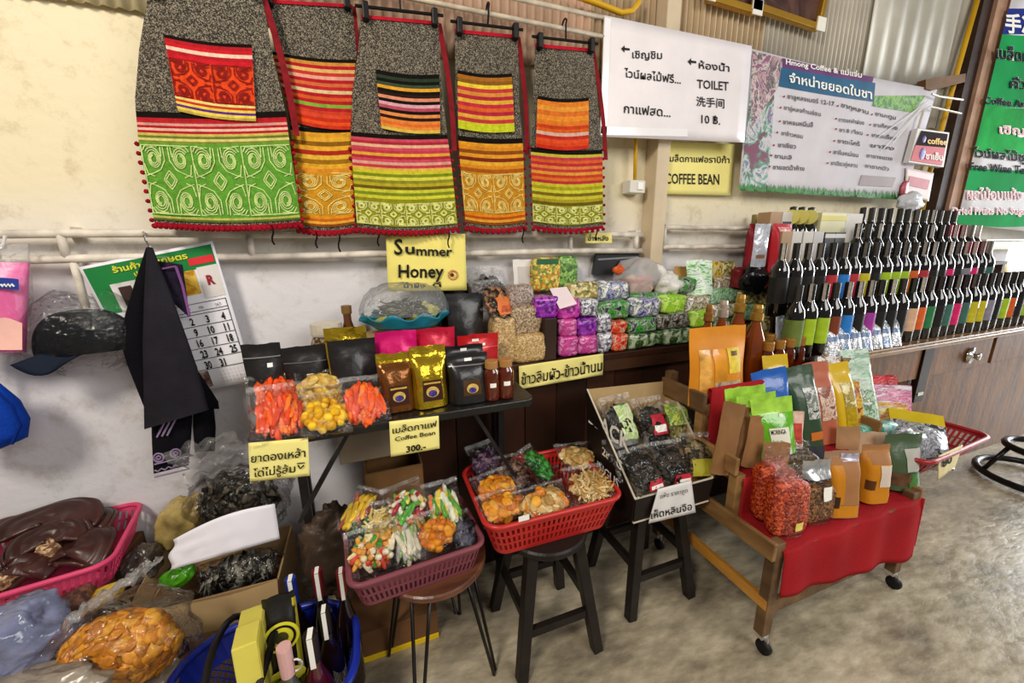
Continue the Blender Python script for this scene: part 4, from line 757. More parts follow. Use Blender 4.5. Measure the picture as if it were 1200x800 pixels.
def plas(c, rough=.28, bump=.15): return M(c, rough, .0, bump=bump, bs=30, var=.08, vs=8, coat=.3)
def sticker(u=.3, v=.62, w=.14, h=.06): return ('price_sticker', u, u+w, v, v+h, TAGW)
def zipline(v=.8, c='#6a6a6a'): return ('zip_seal', .02, .98, v, v+.018, M(c, .2, .3, var=0), .002)
def vac(name, label, px, y, mat, d=.1, zb=None, ex=.35, nz=.10, group=None, rz=0, tilt=0, cat='packet', lab=None, seal=True):
    "vacuum brick or filled pillow pack"
    _sd[0] += 1; x, z, w, h = dims(*px, y, zb); b = MB(); b.blob((0, 0, h/2), (w/2, d/2, h/2), 0, nz, _sd[0], 22, 14, ex=ex)
    o = b.build(name, mat, None, local=True, smooth=True); o.location = (x, y+d/2, z); o.rotation_euler = (0, tilt, rz); tag(o, label, cat, group)
    if seal:
        b = MB(); b.grid(lambda u, v: (w*.46*(1 if u > .5 else -1)+(.012 if u > .5 else -.012)*math.sin(PI*u), d*.3*(v-.5), h*.5+.004*math.sin(v*9)+(u-.5)*.004), 2, 4); b.build('end_seal', mat, o, local=True, solid=.002)
    if lab:
        u0, u1, v0, v1, lm = lab; b = MB(); b.grid(lambda u, v: (w*(u0+(u1-u0)*u-.5), -d/2*1.06, h*(v0+(v1-v0)*v)), 4, 3); b.build('paper_label', lm, o, local=True, solid=.002)
    return o
def fill(kind, w, l, th, cols, n, seed):
    rnd = random.Random(seed); b = MB(); mats = [M(c, .42, 0, bump=.2, bs=120, var=.15, vs=40) for c in cols]
    for i in range(int(n*1.5)):
        a = rnd.random()*2*PI; r = math.sqrt(rnd.random()); x, yy = .36*w*r*math.cos(a)*1.05, (.32*l*r*math.sin(a)-.06*l); k = max(.2, 1-r*r*.7); z = th*.5*k*(rnd.random()*1.5-.5)
        m = rnd.randrange(len(mats)); rot = Matrix.Rotation(rnd.random()*6.3, 3, 'Z') @ Matrix.Rotation(rnd.uniform(-.5, .5), 3, 'X')
        if kind == 'balls': b.blob((x, yy, z), .0115+.003*rnd.random(), m, .2, i, 9, 7, rot)
        elif kind == 'strips': b.blob((x*.9, yy*.75, z), (.0075, .026+.014*rnd.random(), .006), m, .25, i, 8, 8, Matrix.Rotation(rnd.uniform(-.35, .35), 3, 'Z') @ Matrix.Rotation(rnd.uniform(-.2, .2), 3, 'X'), .6)
        elif kind == 'chips': b.blob((x, yy, z), (.021, .017, .0045), m, .35, i, 10, 6, rot)
        elif kind == 'shreds': b.tube([Vector((x, yy, z))+rot @ Vector((.028*(q-1.5)/1.5, .009*math.sin(q*1.9+i), .004*math.cos(q*2.))) for q in range(4)], [.003, .005, .005, .003], m, 6)
        elif kind == 'mix':
            if rnd.random() < .35: b.blob((x, yy, z), .010, m, .2, i, 8, 6)
            else: b.blob((x, yy, z), (.007, .022, .0055), m, .3, i, 8, 7, rot, .7)
        elif kind == 'leaves': b.blob((x, yy, z), (.012, .034, .004), m, .5, i, 8, 6, rot)
        elif kind == 'ears': b.blob((x, yy, z), (.018, .014, .008), m, 1.1, i, 9, 6, rot)
    return b, mats
def filmbag(name, label, loc, w, l, th, kind, cols, n, cname, tilt=0, rz=0, roll=0, film=FILM, group=None, cat='bag of sweets', card=None, head=None):
    "sealed clear bag lying on its back: x across, y towards the top seal, z thickness"
    _sd[0] += 1; sd = _sd[0]
    def z(u, v): 
        vv = min(1, v/.88); k = (math.sin(PI*u)**.55)*(math.sin(PI*min(1, max(0, vv)))**.55) if 0 < u < 1 and 0 < vv < 1 else 0
        return th/2*k
    def s_(u, v, sg, off=0): 
        nz = noise.noise(Vector((u*5+sd, v*6, sd)))*.010+noise.noise(Vector((u*13+sd, v*12, sg)))*.005
        return ((u-.5)*w*(1-.06*math.sin(PI*v)), (v-.5)*l, sg*(z(u, v)+off)+nz)
    b = MB(); b.grid(lambda u, v: s_(u, v, 1, .003), 18, 20); b.grid(lambda u, v: s_(u, v, -1, .003), 18, 20, flip=True)
    o = b.build(name, film, None, local=True, smooth=True); o.location = loc; o.rotation_euler = Matrix.Rotation(rz, 3, 'Z').to_4x4().to_3x3().to_euler() if False else (Matrix.Rotation(rz, 3, 'Z') @ Matrix.Rotation(tilt, 3, 'X') @ Matrix.Rotation(roll, 3, 'Y')).to_euler()
    tag(o, label, cat, group); f, mats = fill(kind, w, l, th, cols, n, sd); c = f.build(cname, mats, o, local=True, smooth=True); c['kind'] = 'stuff'
    b = MB(); b.grid(lambda u, v: s_(u, .91+.09*v, 1, .004), 12, 2); b.build('top_seal', HAZE, o, local=True)
    if card:
        u0, u1, v0, v1, cm = card[:5]; b = MB(); b.grid(lambda u, v: s_(u0+(u1-u0)*u, v0+(v1-v0)*v, 1, .005), 6, 6); b.build('paper_label', cm, o, local=True, smooth=True)
        if len(card) > 5: b = MB(); b.grid(lambda u, v: s_(u0+(u1-u0)*(.1+.8*u), v0+(v1-v0)*(.12+.35*v), 1, .0065), 4, 3); b.build('white_panel', card[5], o, local=True)
    return o
def jar(label, x, y, z, r, h, honey, lidc, group, nm='honey_jar', sticker_=True):
    o = tag(None or MB().build('x', honey) if False else _lathe(nm, [(r*.92, 0), (r, .006), (r, h*.66), (r*.93, h*.74), (r*.72, h*.80), (r*.72, h*.84)], honey, (x, y, z)), label, 'jar', group)
    b = MB(); b.lathe([(r*.80, h*.81), (r*.84, h*.82), (r*.84, h*.97), (r*.80, h), (.001, h)], 20); b.build('lid', lidc, o, local=True, smooth=False)
    if sticker_: b = MB(); b.lathe([(r*1.015, h*.36), (r*1.015, h*.47)], 6, a0=-PI/2-.5, a1=-PI/2+.3, cap=False); b.build('price_sticker', TAGW, o, local=True)
    return o
def _lathe(nm, prof, mat, loc, n=20):
    b = MB(); b.lathe([(.001, prof[0][1])]+list(prof), n, cap=False); o = b.build(nm, mat, None, local=True, smooth=True); o.location = loc; return o
HONEY = M('#5a1d08', .08, 0, var=.15, vs=8, coat=.8); AMBER = M('#7a3508', .08, 0, var=.2, vs=8, coat=.8); GOLDL = M('#b98a3a', .3, .6, var=.1)
TZB = TZ+.002
# ---------------------------------------------------------------- black table: coffee pouches, sweets, honey
BLKP = M('#1a1819', .32, 0, bump=.25, bs=22, var=.15, vs=8, coat=.15); GOLD_ = foil('#d2b02e', .22, .85, .6); COPPER = foil('#7a4a1e', .25, .6, .5)
pouch('coffee_pouch', 'black zip pouch with white price sticker next to the calendar', 'pouch', (293, 339, 402, 470), 1.375, BLKP, .06, TZB, feats=[zipline(.80, '#8a8a8c'), sticker(.62, .66)])
pouch('coffee_pouch', 'black zip pouch behind the bags of yellow sweets', 'pouch', (339, 391, 405, 475), 1.37, BLKP, .06, TZB, feats=[zipline(.74), sticker(.52, .50)])
pouch('coffee_pouch', 'tall black pouch with a gold edge, behind the orange sweets beside the copper bag', 'pouch', (391, 448, 397, 480), 1.34, BLKP, .07, TZB, wr=.006, feats=[('gold_edge', .0, .03, 0, .99, GOLD_)])
pouch('coffee_pouch', 'gold foil pouch top showing above the tall black pouch', 'pouch', (389, 438, 383, 470), 1.39, GOLD_, .06, TZB, wr=.010)
pouch('coffee_pouch', 'hot pink foil pouch behind the copper coffee bag', 'pouch', (446, 494, 387, 470), 1.365, M('#d4126e', .3, .2, bump=.3, bs=20, var=.12, vs=12), .06, TZB, wr=.008)
pouch('coffee_pouch', 'crimson foil pouch behind the gold coffee bag', 'pouch', (492, 537, 384, 466), 1.385, M('#c21238', .3, .2, bump=.3, bs=20, var=.15, vs=12), .06, TZB, wr=.008)
pouch('coffee_pouch', 'red foil pouch with price stickers behind the honey jars', 'pouch', (539, 586, 391, 470), 1.375, M('#c41a20', .3, .2, bump=.3, bs=20, var=.15, vs=12), .06, TZB, wr=.006, feats=[zipline(.72, '#e06060'), sticker(.35, .86, .16, .05), sticker(.52, .77, .14, .05)])
LBL = M('#3a2018', .4, var=.1); EMB = M('#d8b45a', .4, var=.2, vs=60); FIG = M('#4a3f8a', .4, var=.4, vs=90)
def cbag(label, px, y, mat, lean, rz=0, topmat=None):
    return pouch('coffee_bag', label, 'coffee bag', px, y, mat, .062, TZB, sq=7, pp=6, top=.16, wr=.006, lean=lean, rz=rz, topmat=topmat, feats=[('brown_label', .25, .80, .12, .46, LBL), ('emblem', .34, .70, .18, .36, EMB, .001), ('figures', .40, .64, .19, .30, FIG, .002), ('gold_band', .28, .77, .40, .43, M('#c9a24a', .4), .001, [('กาแฟ', .2, .1, .2)])]), 
cbag('copper brown coffee bag with a gold folded top and dark label', (447, 489, 414, 489), 1.215, COPPER, .08, .05, GOLD_)
cbag('shiny gold foil coffee bag with a brown emblem label', (485, 527, 406, 484), 1.21, GOLD_, .08, .04)
pouch('coffee_bag', 'black coffee bag with silver zip line and gold emblem, beside the honey jars', 'coffee bag', (527, 574, 415, 481), 1.205, BLKP, .075, TZB, sq=6, pp=4, top=.12, lean=.06, feats=[('silver_zip', .02, .98, .77, .795, M('#a9a9ac', .2, .7, var=0)), ('gold_label', .3, .75, .18, .5, M('#4a3218', .4)), ('emblem', .38, .68, .22, .42, EMB, .001), ('figures', .43, .62, .23, .35, FIG, .002), sticker(.42, .86, .18, .06)])
pouch('coffee_bag', 'black coffee bag standing behind the one with the silver zip', 'coffee bag', (520, 568, 404, 466), 1.30, BLKP, .075, TZB, sq=6, pp=4, feats=[sticker(.45, .88, .15, .06)])
for l, px in (('left', 580), ('right', 596)):
    p = AT(px, 471 if px < 590 else 468, z=TZB); jar('small honey jar with cork coloured lid, '+('touching the black coffee bag' if l == 'left' else 'at the rounded corner of the black table'), p.x, p.y+.03, TZB, .026 if px < 590 else .028, .135, HONEY, M('#a97a44', .5, var=.1), 'honey jars on the black table')
ORG = ['#f2601a', '#e8501a', '#f57a2a', '#d9451a']; YLW = ['#e8b81f', '#dba514', '#f0c838', '#e0a81a']; PAL = ['#d8b04a', '#c99a3a', '#e0c06a']
def shelfbag(label, px, py, z, w, l, th, kind, cols, n, cn, tilt, rz, **k): return filmbag('sweets_bag', label, AT(px, py, z=z), w, l, th, kind, cols, n, cn, tilt, rz, **k)
G1 = 'bags of dried fruit on the black table'
shelfbag('clear bag of orange dried fruit strips at the front corner of the black table', 328, 483, .955, .16, .185, .05, 'strips', ORG, 60, 'dried_fruit', .75, .12, group=G1)
shelfbag('clear bag of orange fruit lying behind the front corner one', 322, 460, .975, .15, .14, .045, 'strips', ORG[:2]+['#c9402a'], 50, 'dried_fruit', .65, .2, group=G1)
shelfbag('rearmost bag of orange fruit leaning on the first black zip pouch', 325, 438, 1.01, .12, .13, .04, 'strips', ['#c9482a', '#b03a24', '#d86a3a'], 40, 'dried_fruit', .9, .05, group=G1, card=(.05, .95, .86, .97, M('#dfe6e6', .3, var=.05)))
shelfbag('clear bag of round yellow sweets at the front edge of the black table', 381, 484, .945, .135, .145, .05, 'balls', YLW, 42, 'yellow_sweets', .65, .08, group=G1)
shelfbag('bag of yellow sweets lying behind the front yellow one', 378, 466, .965, .13, .10, .045, 'balls', YLW[:2]+PAL, 40, 'yellow_sweets', .5, .1, group=G1)
shelfbag('pale yellow fruit bag leaning on the black pouch, highest of the yellow pile', 374, 450, .985, .14, .10, .045, 'chips', PAL, 44, 'dried_fruit', .7, .05, group=G1)
shelfbag('clear bag of orange strips standing next to the copper coffee bag', 427, 470, .96, .145, .16, .05, 'strips', ORG, 60, 'dried_fruit', .95, .04, group=G1)
# notices clipped to the front edges
def notice(label, q, y, items, mat=PAPER, curl=.004, bold=.012):
    t = board('handwritten_notice', q, y, mat, label, wr=curl); write(t, y-curl, items, bold=bold, off=.003); return t
t = notice('yellow handwritten paper hanging from the corner of the black table', [(291, 519), (361, 513), (363, 557), (293, 564)], 1.13, [('ยาดองเหล้า', (294, 542), (358, 535), 9), ('โด่ไม่รู้ล้ม', (297, 559), (346, 553), 8.5)])
b = MB(); b.tube([AT(*p, y=1.122) for p in ((349, 545), (352, 549), (356, 545))], .002, n=5); b.tube([AT(*p, y=1.122) for p in ((348, 543), (357, 542))], .0015, n=5); b.build('smile_doodle', INK, t)
notice('yellow handwritten coffee bean price paper on the black table edge', [(456, 494), (514, 487), (515, 525), (458, 535)], 1.13, [('เมล็ดกาแฟ', (460, 508), (512, 500), 7), ('Coffee Bean', (463, 517), (510, 509), 5), ('300.-', (476, 530), (499, 526), 7, .03)])
notice('long yellow handwritten rice notice on the dark counter edge', [(608, 429), (707, 414), (706, 439), (609, 456)], 1.41, [('ข้าวลืมผัว-ข้าวน้ำนม', (611, 451), (706, 434), 12)], curl=.01)
notice('white handwritten mushroom paper stuck to the black carton', [(771, 573), (810, 563), (815, 600), (760, 613)], .945, [('เห็ดหลินจือ', (763, 608), (811, 597), 8), ('แห้ง ราคาถูก', (774, 584), (806, 577), 5, 0)], M('#e4e2e0', .6, bump=.1, bs=12, var=.06))
notice('cream tag reading eighty hanging on the red basket beside the cart', [(1100, 534), (1128, 521), (1118, 548), (1099, 562)], .735, [('80', (1104, 548), (1116, 541), 9, .03)], M('#eadfae', .6, var=.05))
# ---------------------------------------------------------------- rice counter
RZB = RZ+.001
# scalloped tray of tea under film
PZ = AT(470, 394, y=1.47).z; b = MB(); p = AT(428, 390, y=1.5); q = AT(522, 390, y=1.5); b.box(((p.x+q.x)/2, 1.545, (RZB+PZ)/2), (q.x-p.x, .16, PZ-RZB)); tag(b.build('low_carton', KR, bevel=.003), 'low brown carton that holds up the teal scalloped tray', 'carton')
RZ_ = RZB; RZB = PZ+.001
c = AT(477, 385, y=1.535); c.z = RZB; t = root('scalloped_tray', tuple(c), 'teal scalloped plastic tray wrapped in film, filled with packs of dark tea', 'tray')
rx, ry = .155, .10
def tray(u, v): a = 2*PI*u; k = 1+.05*v*math.sin(12*a)*(v > .5); return (c.x+rx*(.72+.34*v)*k*math.cos(a), c.y+ry*(.72+.30*v)*k*math.sin(a), RZB+.05*v+.012*v*v*math.sin(9*a)+.022)
b = MB(); b.box((c.x, c.y, RZB+.012), (.16, .10, .022)); b.build('foot', M('#1f7f92', .35, var=.05), t)
b = MB(); b.grid(tray, 72, 5, closeu=True); b.add([tray(i/36, 0) for i in range(36)], [tuple(range(36))]); b.build('tray_body', M('#1f7f92', .35, var=.05), t, smooth=True, solid=.003)
b, mats = fill('leaves', .26, .17, .08, ['#2c331c', '#4a5228', '#1c2012', '#3a4020'], 90, 5); b.v = [p+Vector((c.x, c.y, RZB+.085)) for p in b.v]; o = b.build('tea_leaves', mats, t, smooth=True); o['kind'] = 'stuff'
for (px, py, rz) in ((452, 374, -.5), (486, 373, 0), (503, 361, .5)):
    q = AT(px, py, y=1.50); b = MB(T=Matrix.Translation(q) @ Matrix.Rotation(rz, 4, 'Y')); b.box((0, -.01, 0), (.066, .008, .036)); b.build('tea_label', MP(['#a8a234', '#c2bb52', '#8a8a2a'], 60, .5, bump=0), t)
b = MB(); b.grid(lambda u, v: (c.x+(rx*1.08*math.cos(2*PI*u)*math.cos(v*PI/2)**.6)+.006*noise.noise(Vector((u*20, v*6, 1))), c.y+ry*1.02*math.sin(2*PI*u)*math.cos(v*PI/2)**.6, RZB+.075+.115*math.sin(v*PI/2)+.012*noise.noise(Vector((u*14, v*5, 3)))), 36, 10, closeu=True); b.build('cling_film', HAZE, t, smooth=True)
pj = AT(384, 398, y=1.50); o = _lathe('herb_jar', [(.05, 0), (.055, .01), (.055, .10), (.045, .12)], MP(['#3a2a1a', '#8a7450', '#5a452c', '#b09a72'], 170, .25, bump=.2), (pj.x, 1.50, RZ_)); o.scale = (1, 1, (AT(384, 377, y=1.5).z-RZ_)/.152); tag(o, 'squat clear jar of dark dried herbs behind the gold pouch top', 'jar')
b = MB(); b.lathe([(.05, .12), (.052, .125), (.052, .15), (.001, .152)], 18); b.build('lid', M('#cfc5b0', .3, var=.1), o, local=True)
pj = AT(409, 390, y=1.54); o = _lathe('brown_bottle', [(.032, 0), (.034, .01), (.034, .13), (.014, .20), (.014, .235)], M('#5a3418', .12, var=.2, vs=10, coat=.6), (pj.x, 1.54, RZ_)); o.scale = (1, 1, (AT(409, 357, y=1.54).z-RZ_)/.257); tag(o, 'brown bottle with gold cap behind the gold pouch top', 'bottle')
b = MB(); b.lathe([(.016, .225), (.018, .23), (.018, .255), (.001, .257)], 14); b.build('cap', M('#8a6a3a', .4, .3, var=.1), o, local=True)
RZB = RZ_
pouch('tea_pouch', 'matt black pouch at the back beside the teal tray', 'pouch', (518, 552, 333, 395), 1.60, M('#22211f', .5, bump=.15, bs=20, var=.1), .04, RZB, lean=.03)
pouch('tea_pouch', 'glossy black pouch with a price sticker in front of the matt one', 'pouch', (526, 569, 344, 400), 1.50, BLKP, .06, RZB, lean=.05, feats=[sticker(.40, .28, .15, .07)])
t = filmbag('mushroom_bag', 'clear bag of dark ear mushrooms leaning against the wall below the honey notice', AT(572, 338, y=1.57), .17, .20, .06, 'ears', ['#2a241e', '#17130f', '#3a322a'], 40, 'dried_mushrooms', 1.1, .2, film=HAZE, cat='bag of mushrooms')
t = filmbag('mushroom_bag', 'clear bag of mushrooms with an orange square label, beside the black pouches', AT(583, 352, y=1.50), .15, .19, .06, 'ears', ['#3a2a1e', '#c98a5a', '#241a14', '#8a6a4a'], 50, 'dried_mushrooms', 1.0, .5, cat='bag of mushrooms', card=(.2, .75, .12, .5, M('#d9763a', .45, var=.1), M('#c05a30', .45, var=.2, vs=50)))
GRAIN = MP(['#8a7358', '#b39a78', '#6a5540', '#9c8466', '#c4ac88'], 190, .35, bump=.5, bs=150, coat=.3); BEIGE = MP(['#c9a870', '#b8925a', '#d8bc8a', '#a8834c'], 170, .35, bump=.5, bs=150, coat=.3); GREYG = MP(['#8f7c70', '#b5a598', '#6a5a50', '#a39084'], 190, .3, bump=.5, bs=150, coat=.3)
GR = 'vacuum packs of unlabelled grain'
vac('grain_pack', 'beige grain pack at the bottom front of the brown stack, above the rice notice', (603, 644, 392, 426), 1.425, BEIGE, .11, RZB, group=GR)
vac('grain_pack', 'speckled brown grain pack resting on the front beige pack', (598, 637, 358, 396), 1.45, GRAIN, .11, group=GR)
vac('grain_pack', 'greyish grain pack on top of the brown stack', (597, 628, 334, 362), 1.47, GREYG, .10, group=GR)
vac('grain_pack', 'upright beige pack at the lower left of the brown stack, beside the red pouch', (579, 606, 372, 415), 1.44, BEIGE, .09, RZB, group=GR)
vac('grain_pack', 'upright beige pack wedged behind the speckled grain pack', (582, 606, 350, 385), 1.48, BEIGE, .09, group=GR)
pouch('white_card', 'white printed card standing against the wall behind the grain packs', 'card', (602, 626, 304, 345), 1.60, M('#e6e2de', .5, var=.05), .012, sq=8, pp=9, lean=.05, feats=[('printed_panel', .2, .8, .3, .8, M('#cfc8c2', .5, var=.1))])
vac('bean_pack', 'tall pack of yellow beans with green and orange print against the wall', (626, 657, 302, 342), 1.555, MP(['#d8c04a', '#e8d87a', '#b89a2a', '#c9702a', '#6a8a3a'], 110, .35, bump=.3), .06, ex=.3, lab=(.1, .9, .82, .97, M('#2f6a4a', .4, var=.2)))
vac('bean_pack', 'green printed pack beside the tall yellow bean pack', (656, 677, 300, 338), 1.56, MP(['#7aa84a', '#5a8a3a', '#98be6a', '#3f6a2a'], 90, .35, bump=.3), .06, ex=.3)
b = MB(); p = AT(645, 418, y=1.425); q = AT(645, 373, y=1.425); b.box((p.x, 1.49, (RZB+q.z)/2), (.055, .13, q.z-RZB)); tag(b.build('wooden_stand', M('#3a2a22', .4, bump=.15, bs=20, var=.2), bevel=.003), 'narrow dark wooden block holding up the purple packs', 'block')
MAG = MP(['#b5209a', '#c838a8', '#8a1878', '#d060b8'], 80, .22, bump=.6, bs=60, coat=.6); PUR = MP(['#7a1a9a', '#9a2ab0', '#5a1078', '#b048c0'], 80, .22, bump=.6, bs=60, coat=.6); PNK = MP(['#c82a8a', '#d850a0', '#a01870', '#e088c0'], 70, .22, bump=.6, bs=60, coat=.6)
MG = 'magenta vacuum packed rice'
for lab, px, mt in (('lower left magenta rice pack next to the wooden block', (656, 679, 394, 416), PNK), ('lower right magenta rice pack beside the silver packs', (679, 702, 393, 415), PNK), ('second layer magenta pack above the lower left one', (657, 678, 374, 395), PNK), ('second layer violet pack above the lower right magenta one', (678, 701, 373, 394), PUR), ('deep purple pack on the wooden block', (628, 656, 347, 374), PUR), ('magenta pack with a white paper tag on top of the pile', (654, 681, 350, 374), MAG)):
    vac('rice_pack', lab, px, 1.43 if px[3] > 380 else 1.44, mt, .12, RZB if px[3] > 400 else None, group=MG)
p = AT(659, 349, y=1.435); b = MB(); b.add([AT(*k, y=1.425+.05*(k[1] < 345)) for k in ((644, 338), (664, 336), (676, 356), (656, 362))], [(0, 1, 2, 3)]); tag(b.build('paper_tag', M('#ead9dc', .5, var=.08), solid=.002), 'white paper tag lying over the topmost magenta packs', 'tag')
SIL = MP(['#cfd0d6', '#8a8c98', '#e8e8ee', '#5a5c68', '#b0b2bc'], 130, .3, .2, bump=.5, bs=70); REDO = MP(['#b01a1a', '#d8381e', '#e0602a', '#c8c0a0', '#c0201a'], 70, .3, bump=.4, bs=70)
GRN1 = MP(['#1f5a24', '#2f8a34', '#4aa83a', '#1c4a20', '#b8d0a8', '#2a2a4a'], 60, .28, bump=.5, bs=60, coat=.4); GRN2 = MP(['#2a4a24', '#1c2c1a', '#4a6a3a', '#6a8a5a', '#b0b8a0'], 60, .28, bump=.5, bs=60, coat=.4); LIME = MP(['#8ac81f', '#a8d83a', '#6aa818', '#c8e86a'], 60, .28, bump=.5, bs=60, coat=.4)
DKP = MP(['#1f1d1a', '#3a3a34', '#c8c4b8', '#2a2824', '#6a6458', '#141210'], 70, .3, bump=.5, bs=60, coat=.4); VIO = MP(['#2a2a70', '#5a5aa0', '#c8c8d4', '#3a3a78', '#7a8a6a', '#e0e0e0'], 55, .3, bump=.5, bs=60, coat=.4); MIXW = MP(['#4a4a44', '#8a9a68', '#d8d0b8', '#a8803a', '#3a3a4a', '#e0dcd0'], 55, .3, bump=.5, bs=60, coat=.4)
PNUT = MP(['#c9b87a', '#e4d8a8', '#a08a44', '#8a8a3a', '#6a6430', '#d8cc90'], 90, .3, bump=.5, bs=80, coat=.3); GRW = MP(['#2a6a3a', '#5a9a5a', '#c0d0b8', '#2a5a34', '#8ab88a'], 60, .28, bump=.5, bs=60, coat=.4)
GS = 'snack and rice packs stacked on the dark counter'
snacks = [('silver grain pack on the counter beside the magenta rice', (702, 718, 390, 412), SIL, 1.43, .10), ('silver grain pack above the lower silver one', (700, 718, 367, 390), SIL, 1.435, .10), ('grey printed pack above the violet pack', (681, 703, 350, 372), SIL, 1.45, .11),
    ('red printed pack at the bottom, right of the silver packs', (717, 737, 392, 412), REDO, 1.43, .11), ('red and orange printed pack on the lower red one', (717, 737, 376, 392), REDO, 1.435, .11), ('dark olive pack at the bottom beside the red pack', (737, 771, 391, 408), GRN2, 1.43, .11),
    ('green pack with an orange strip beside the upper red pack', (737, 771, 373, 391), GRN1, 1.435, .11), ('dark green pack at the bottom near the yellow pouch', (771, 815, 386, 405), GRN2, 1.43, .11), ('black and white printed pack over the dark green pack', (772, 810, 367, 386), DKP, 1.435, .11),
    ('lime pack beside the black and white printed pack', (810, 836, 364, 384), LIME, 1.435, .11), ('green leafy print pack over the silver ones', (703, 741, 352, 374), GRN1, 1.445, .12), ('violet and white printed pack in the third layer', (740, 776, 349, 372), VIO, 1.45, .12),
    ('lime and green printed pack in the third layer', (775, 806, 346, 367), LIME, 1.455, .12), ('white and brown printed pack in the third layer behind the honey bottles', (804, 834, 347, 366), MIXW, 1.455, .12), ('pale bean pack behind the top magenta pack', (668, 705, 331, 351), PNUT, 1.50, .10),
    ('silver and white printed pack in the top layer', (702, 740, 329, 352), VIO, 1.49, .12), ('green and white pack in the top layer beside the white bag', (740, 790, 343, 352), GRN1, 1.50, .11), ('green topped pack behind the honey bottles', (832, 866, 338, 356), GRW, 1.47, .12),
    ('peanut pack in the upper right of the stack', (864, 892, 338, 357), PNUT, 1.47, .11), ('peanut pack at the right end of the upper layer', (890, 923, 338, 357), PNUT, 1.47, .11), ('peanut pack in the middle layer at the right end', (890, 921, 357, 374), PNUT, 1.46, .11),
    ('peanut pack low at the right end, behind the jars', (888, 920, 374, 392), PNUT, 1.45, .11), ('white speckled snack pack below the red gift bag', (838, 866, 324, 340), MIXW, 1.53, .09), ('yellow snack pack leaning behind the tall green packet', (826, 848, 306, 326), MP(['#c9a82f', '#e0c860', '#a8841f', '#d8d0a0'], 80, .3, bump=.4), 1.55, .08),
    ('pale nut pack beside the yellow snack pack', (846, 864, 306, 326), PNUT, 1.55, .08), ('white printed pack in the third layer behind the honey caps', (832, 866, 356, 374), MIXW, 1.455, .12), ('green printed pack under the white printed one', (834, 866, 374, 392), GRN2, 1.45, .12), ('speckled pack behind the amber bottles', (864, 891, 357, 376), GRW, 1.455, .12)]
for lab, px, mt, yy, d in snacks: vac('snack_pack', lab, px, yy, mt, d, RZB if px[3] > 403 else None, ex=.4, nz=.16, group=GS)
b = MB(); px_prism(b, [(699, 297), (750, 293), (748, 321), (695, 322)], 1.61, .02); o = tag(b.build('dark_folder', M('#25272b', .35, bump=.1, bs=14, var=.15), bevel=.003), 'dark plastic folder leaning against the wall by the painted post', 'folder')
b = MB(); px_prism(b, [(701, 303), (748, 300), (748, 302), (701, 305)], 1.607, .003); b.build('fold_line', M('#8a8d92', .3, .3, var=0), o)
o = vac('snack_pack', 'red and tan snack inside a thin plastic bag beside the painted post', (738, 769, 322, 345), 1.51, MP(['#c84a3a', '#d89a7a', '#b8302a', '#e0c0a0'], 60, .35, bump=.4), .10, ex=.6, nz=.2, group=GS)
b = MB(); b.blob((0, 0, .07), (.12, .075, .09), 0, .4, 3, 20, 14); b.build('thin_bag', MILK, o, local=True, smooth=True)
b = MB(); p = AT(725, 316, y=1.55); b.blob(p, (.03, .02, .02), 0, .4, 8, 12, 8); tag(b.build('orange_sweet_pack', M('#e0602a', .4, var=.2, vs=40), smooth=True), 'small orange pack poking out in front of the dark folder', 'packet')
b = MB(); p = AT(781, 332, y=1.53); b.blob(p, (.065, .06, .05), 0, .6, 12, 22, 16); b.tube([p+Vector((-.02, 0, .03)), p+Vector((-.05, 0, .075)), p+Vector((-.06, .01, .09))], [.03, .02, .006], n=10); tag(b.build('plastic_bag', M('#e4e2dc', .3, bump=.4, bs=40, var=.08), smooth=True), 'white knotted plastic bag just right of the painted post', 'bag')
pouch('seaweed_packet', 'tall green and white packet leaning back over the snack stack', 'packet', (805, 836, 305, 345), 1.50, MP(['#5aa84a', '#8ac87a', '#c8e0c0', '#e8ece8', '#4a9a5a'], 40, .3, bump=.2, stretch=(1, 1, 3)), .03, lean=.25, rz=-.3)
vac('seaweed_packet', 'dark green packet lying under the tall green and white packet', (794, 818, 325, 344), 1.49, GRN1, .09, ex=.5, group=GS)
o = pouch('kraft_packet', 'tan paper packet behind the tall green and white packet', 'packet', (790, 815, 312, 340), 1.58, M('#b58a4a', .5, bump=.2, bs=30, var=.15), .04, lean=.1)
# gift bag and bottles to the left of the wine
GB = M('#b81f2c', .4, bump=.1, bs=20, var=.1)
t = pouch('gift_bag', 'red gift bag with a pale six beside the first wine bottles', 'bag', (896, 918, 262, 335), 1.42, GB, .06, sq=8, pp=12, top=.05, feats=[('pale_print', .2, .8, .72, .95, M('#e0a0a0', .5, var=.3, vs=80), 0, [('6', .3, .2, .8)], TAGW)])
pouch('gift_bag', 'dark red gift bag behind the white hanging packet', 'bag', (870, 884, 262, 330), 1.53, M('#8d1a24', .4, var=.15), .05, sq=8, pp=12, top=.05)
pouch('gift_box', 'dark red printed carton at the right end of the snack stack', 'box', (858, 874, 313, 336), 1.50, M('#7d1f22', .4, bump=.1, var=.3, vs=30), .06, sq=9, pp=14, top=.03)
pouch('silver_packet', 'white and silver sachet hanging over the black bag by the gift bag', 'packet', (879, 897, 262, 312), 1.40, M('#c9ccd6', .25, .3, bump=.4, bs=30, var=.15, vs=30), .02, rz=-.15, feats=[('brown_print', .2, .8, .2, .28, M('#9a6a4a', .5, var=.3))])
b = MB(); b.blob(AT(884, 326, y=1.45), (.085, .05, .075), 0, .35, 21, 22, 16); o = tag(b.build('black_bag', M('#0f0f12', .18, bump=.5, bs=30, var=.2), smooth=True), 'crumpled shiny black bag under the silver sachet', 'bag')
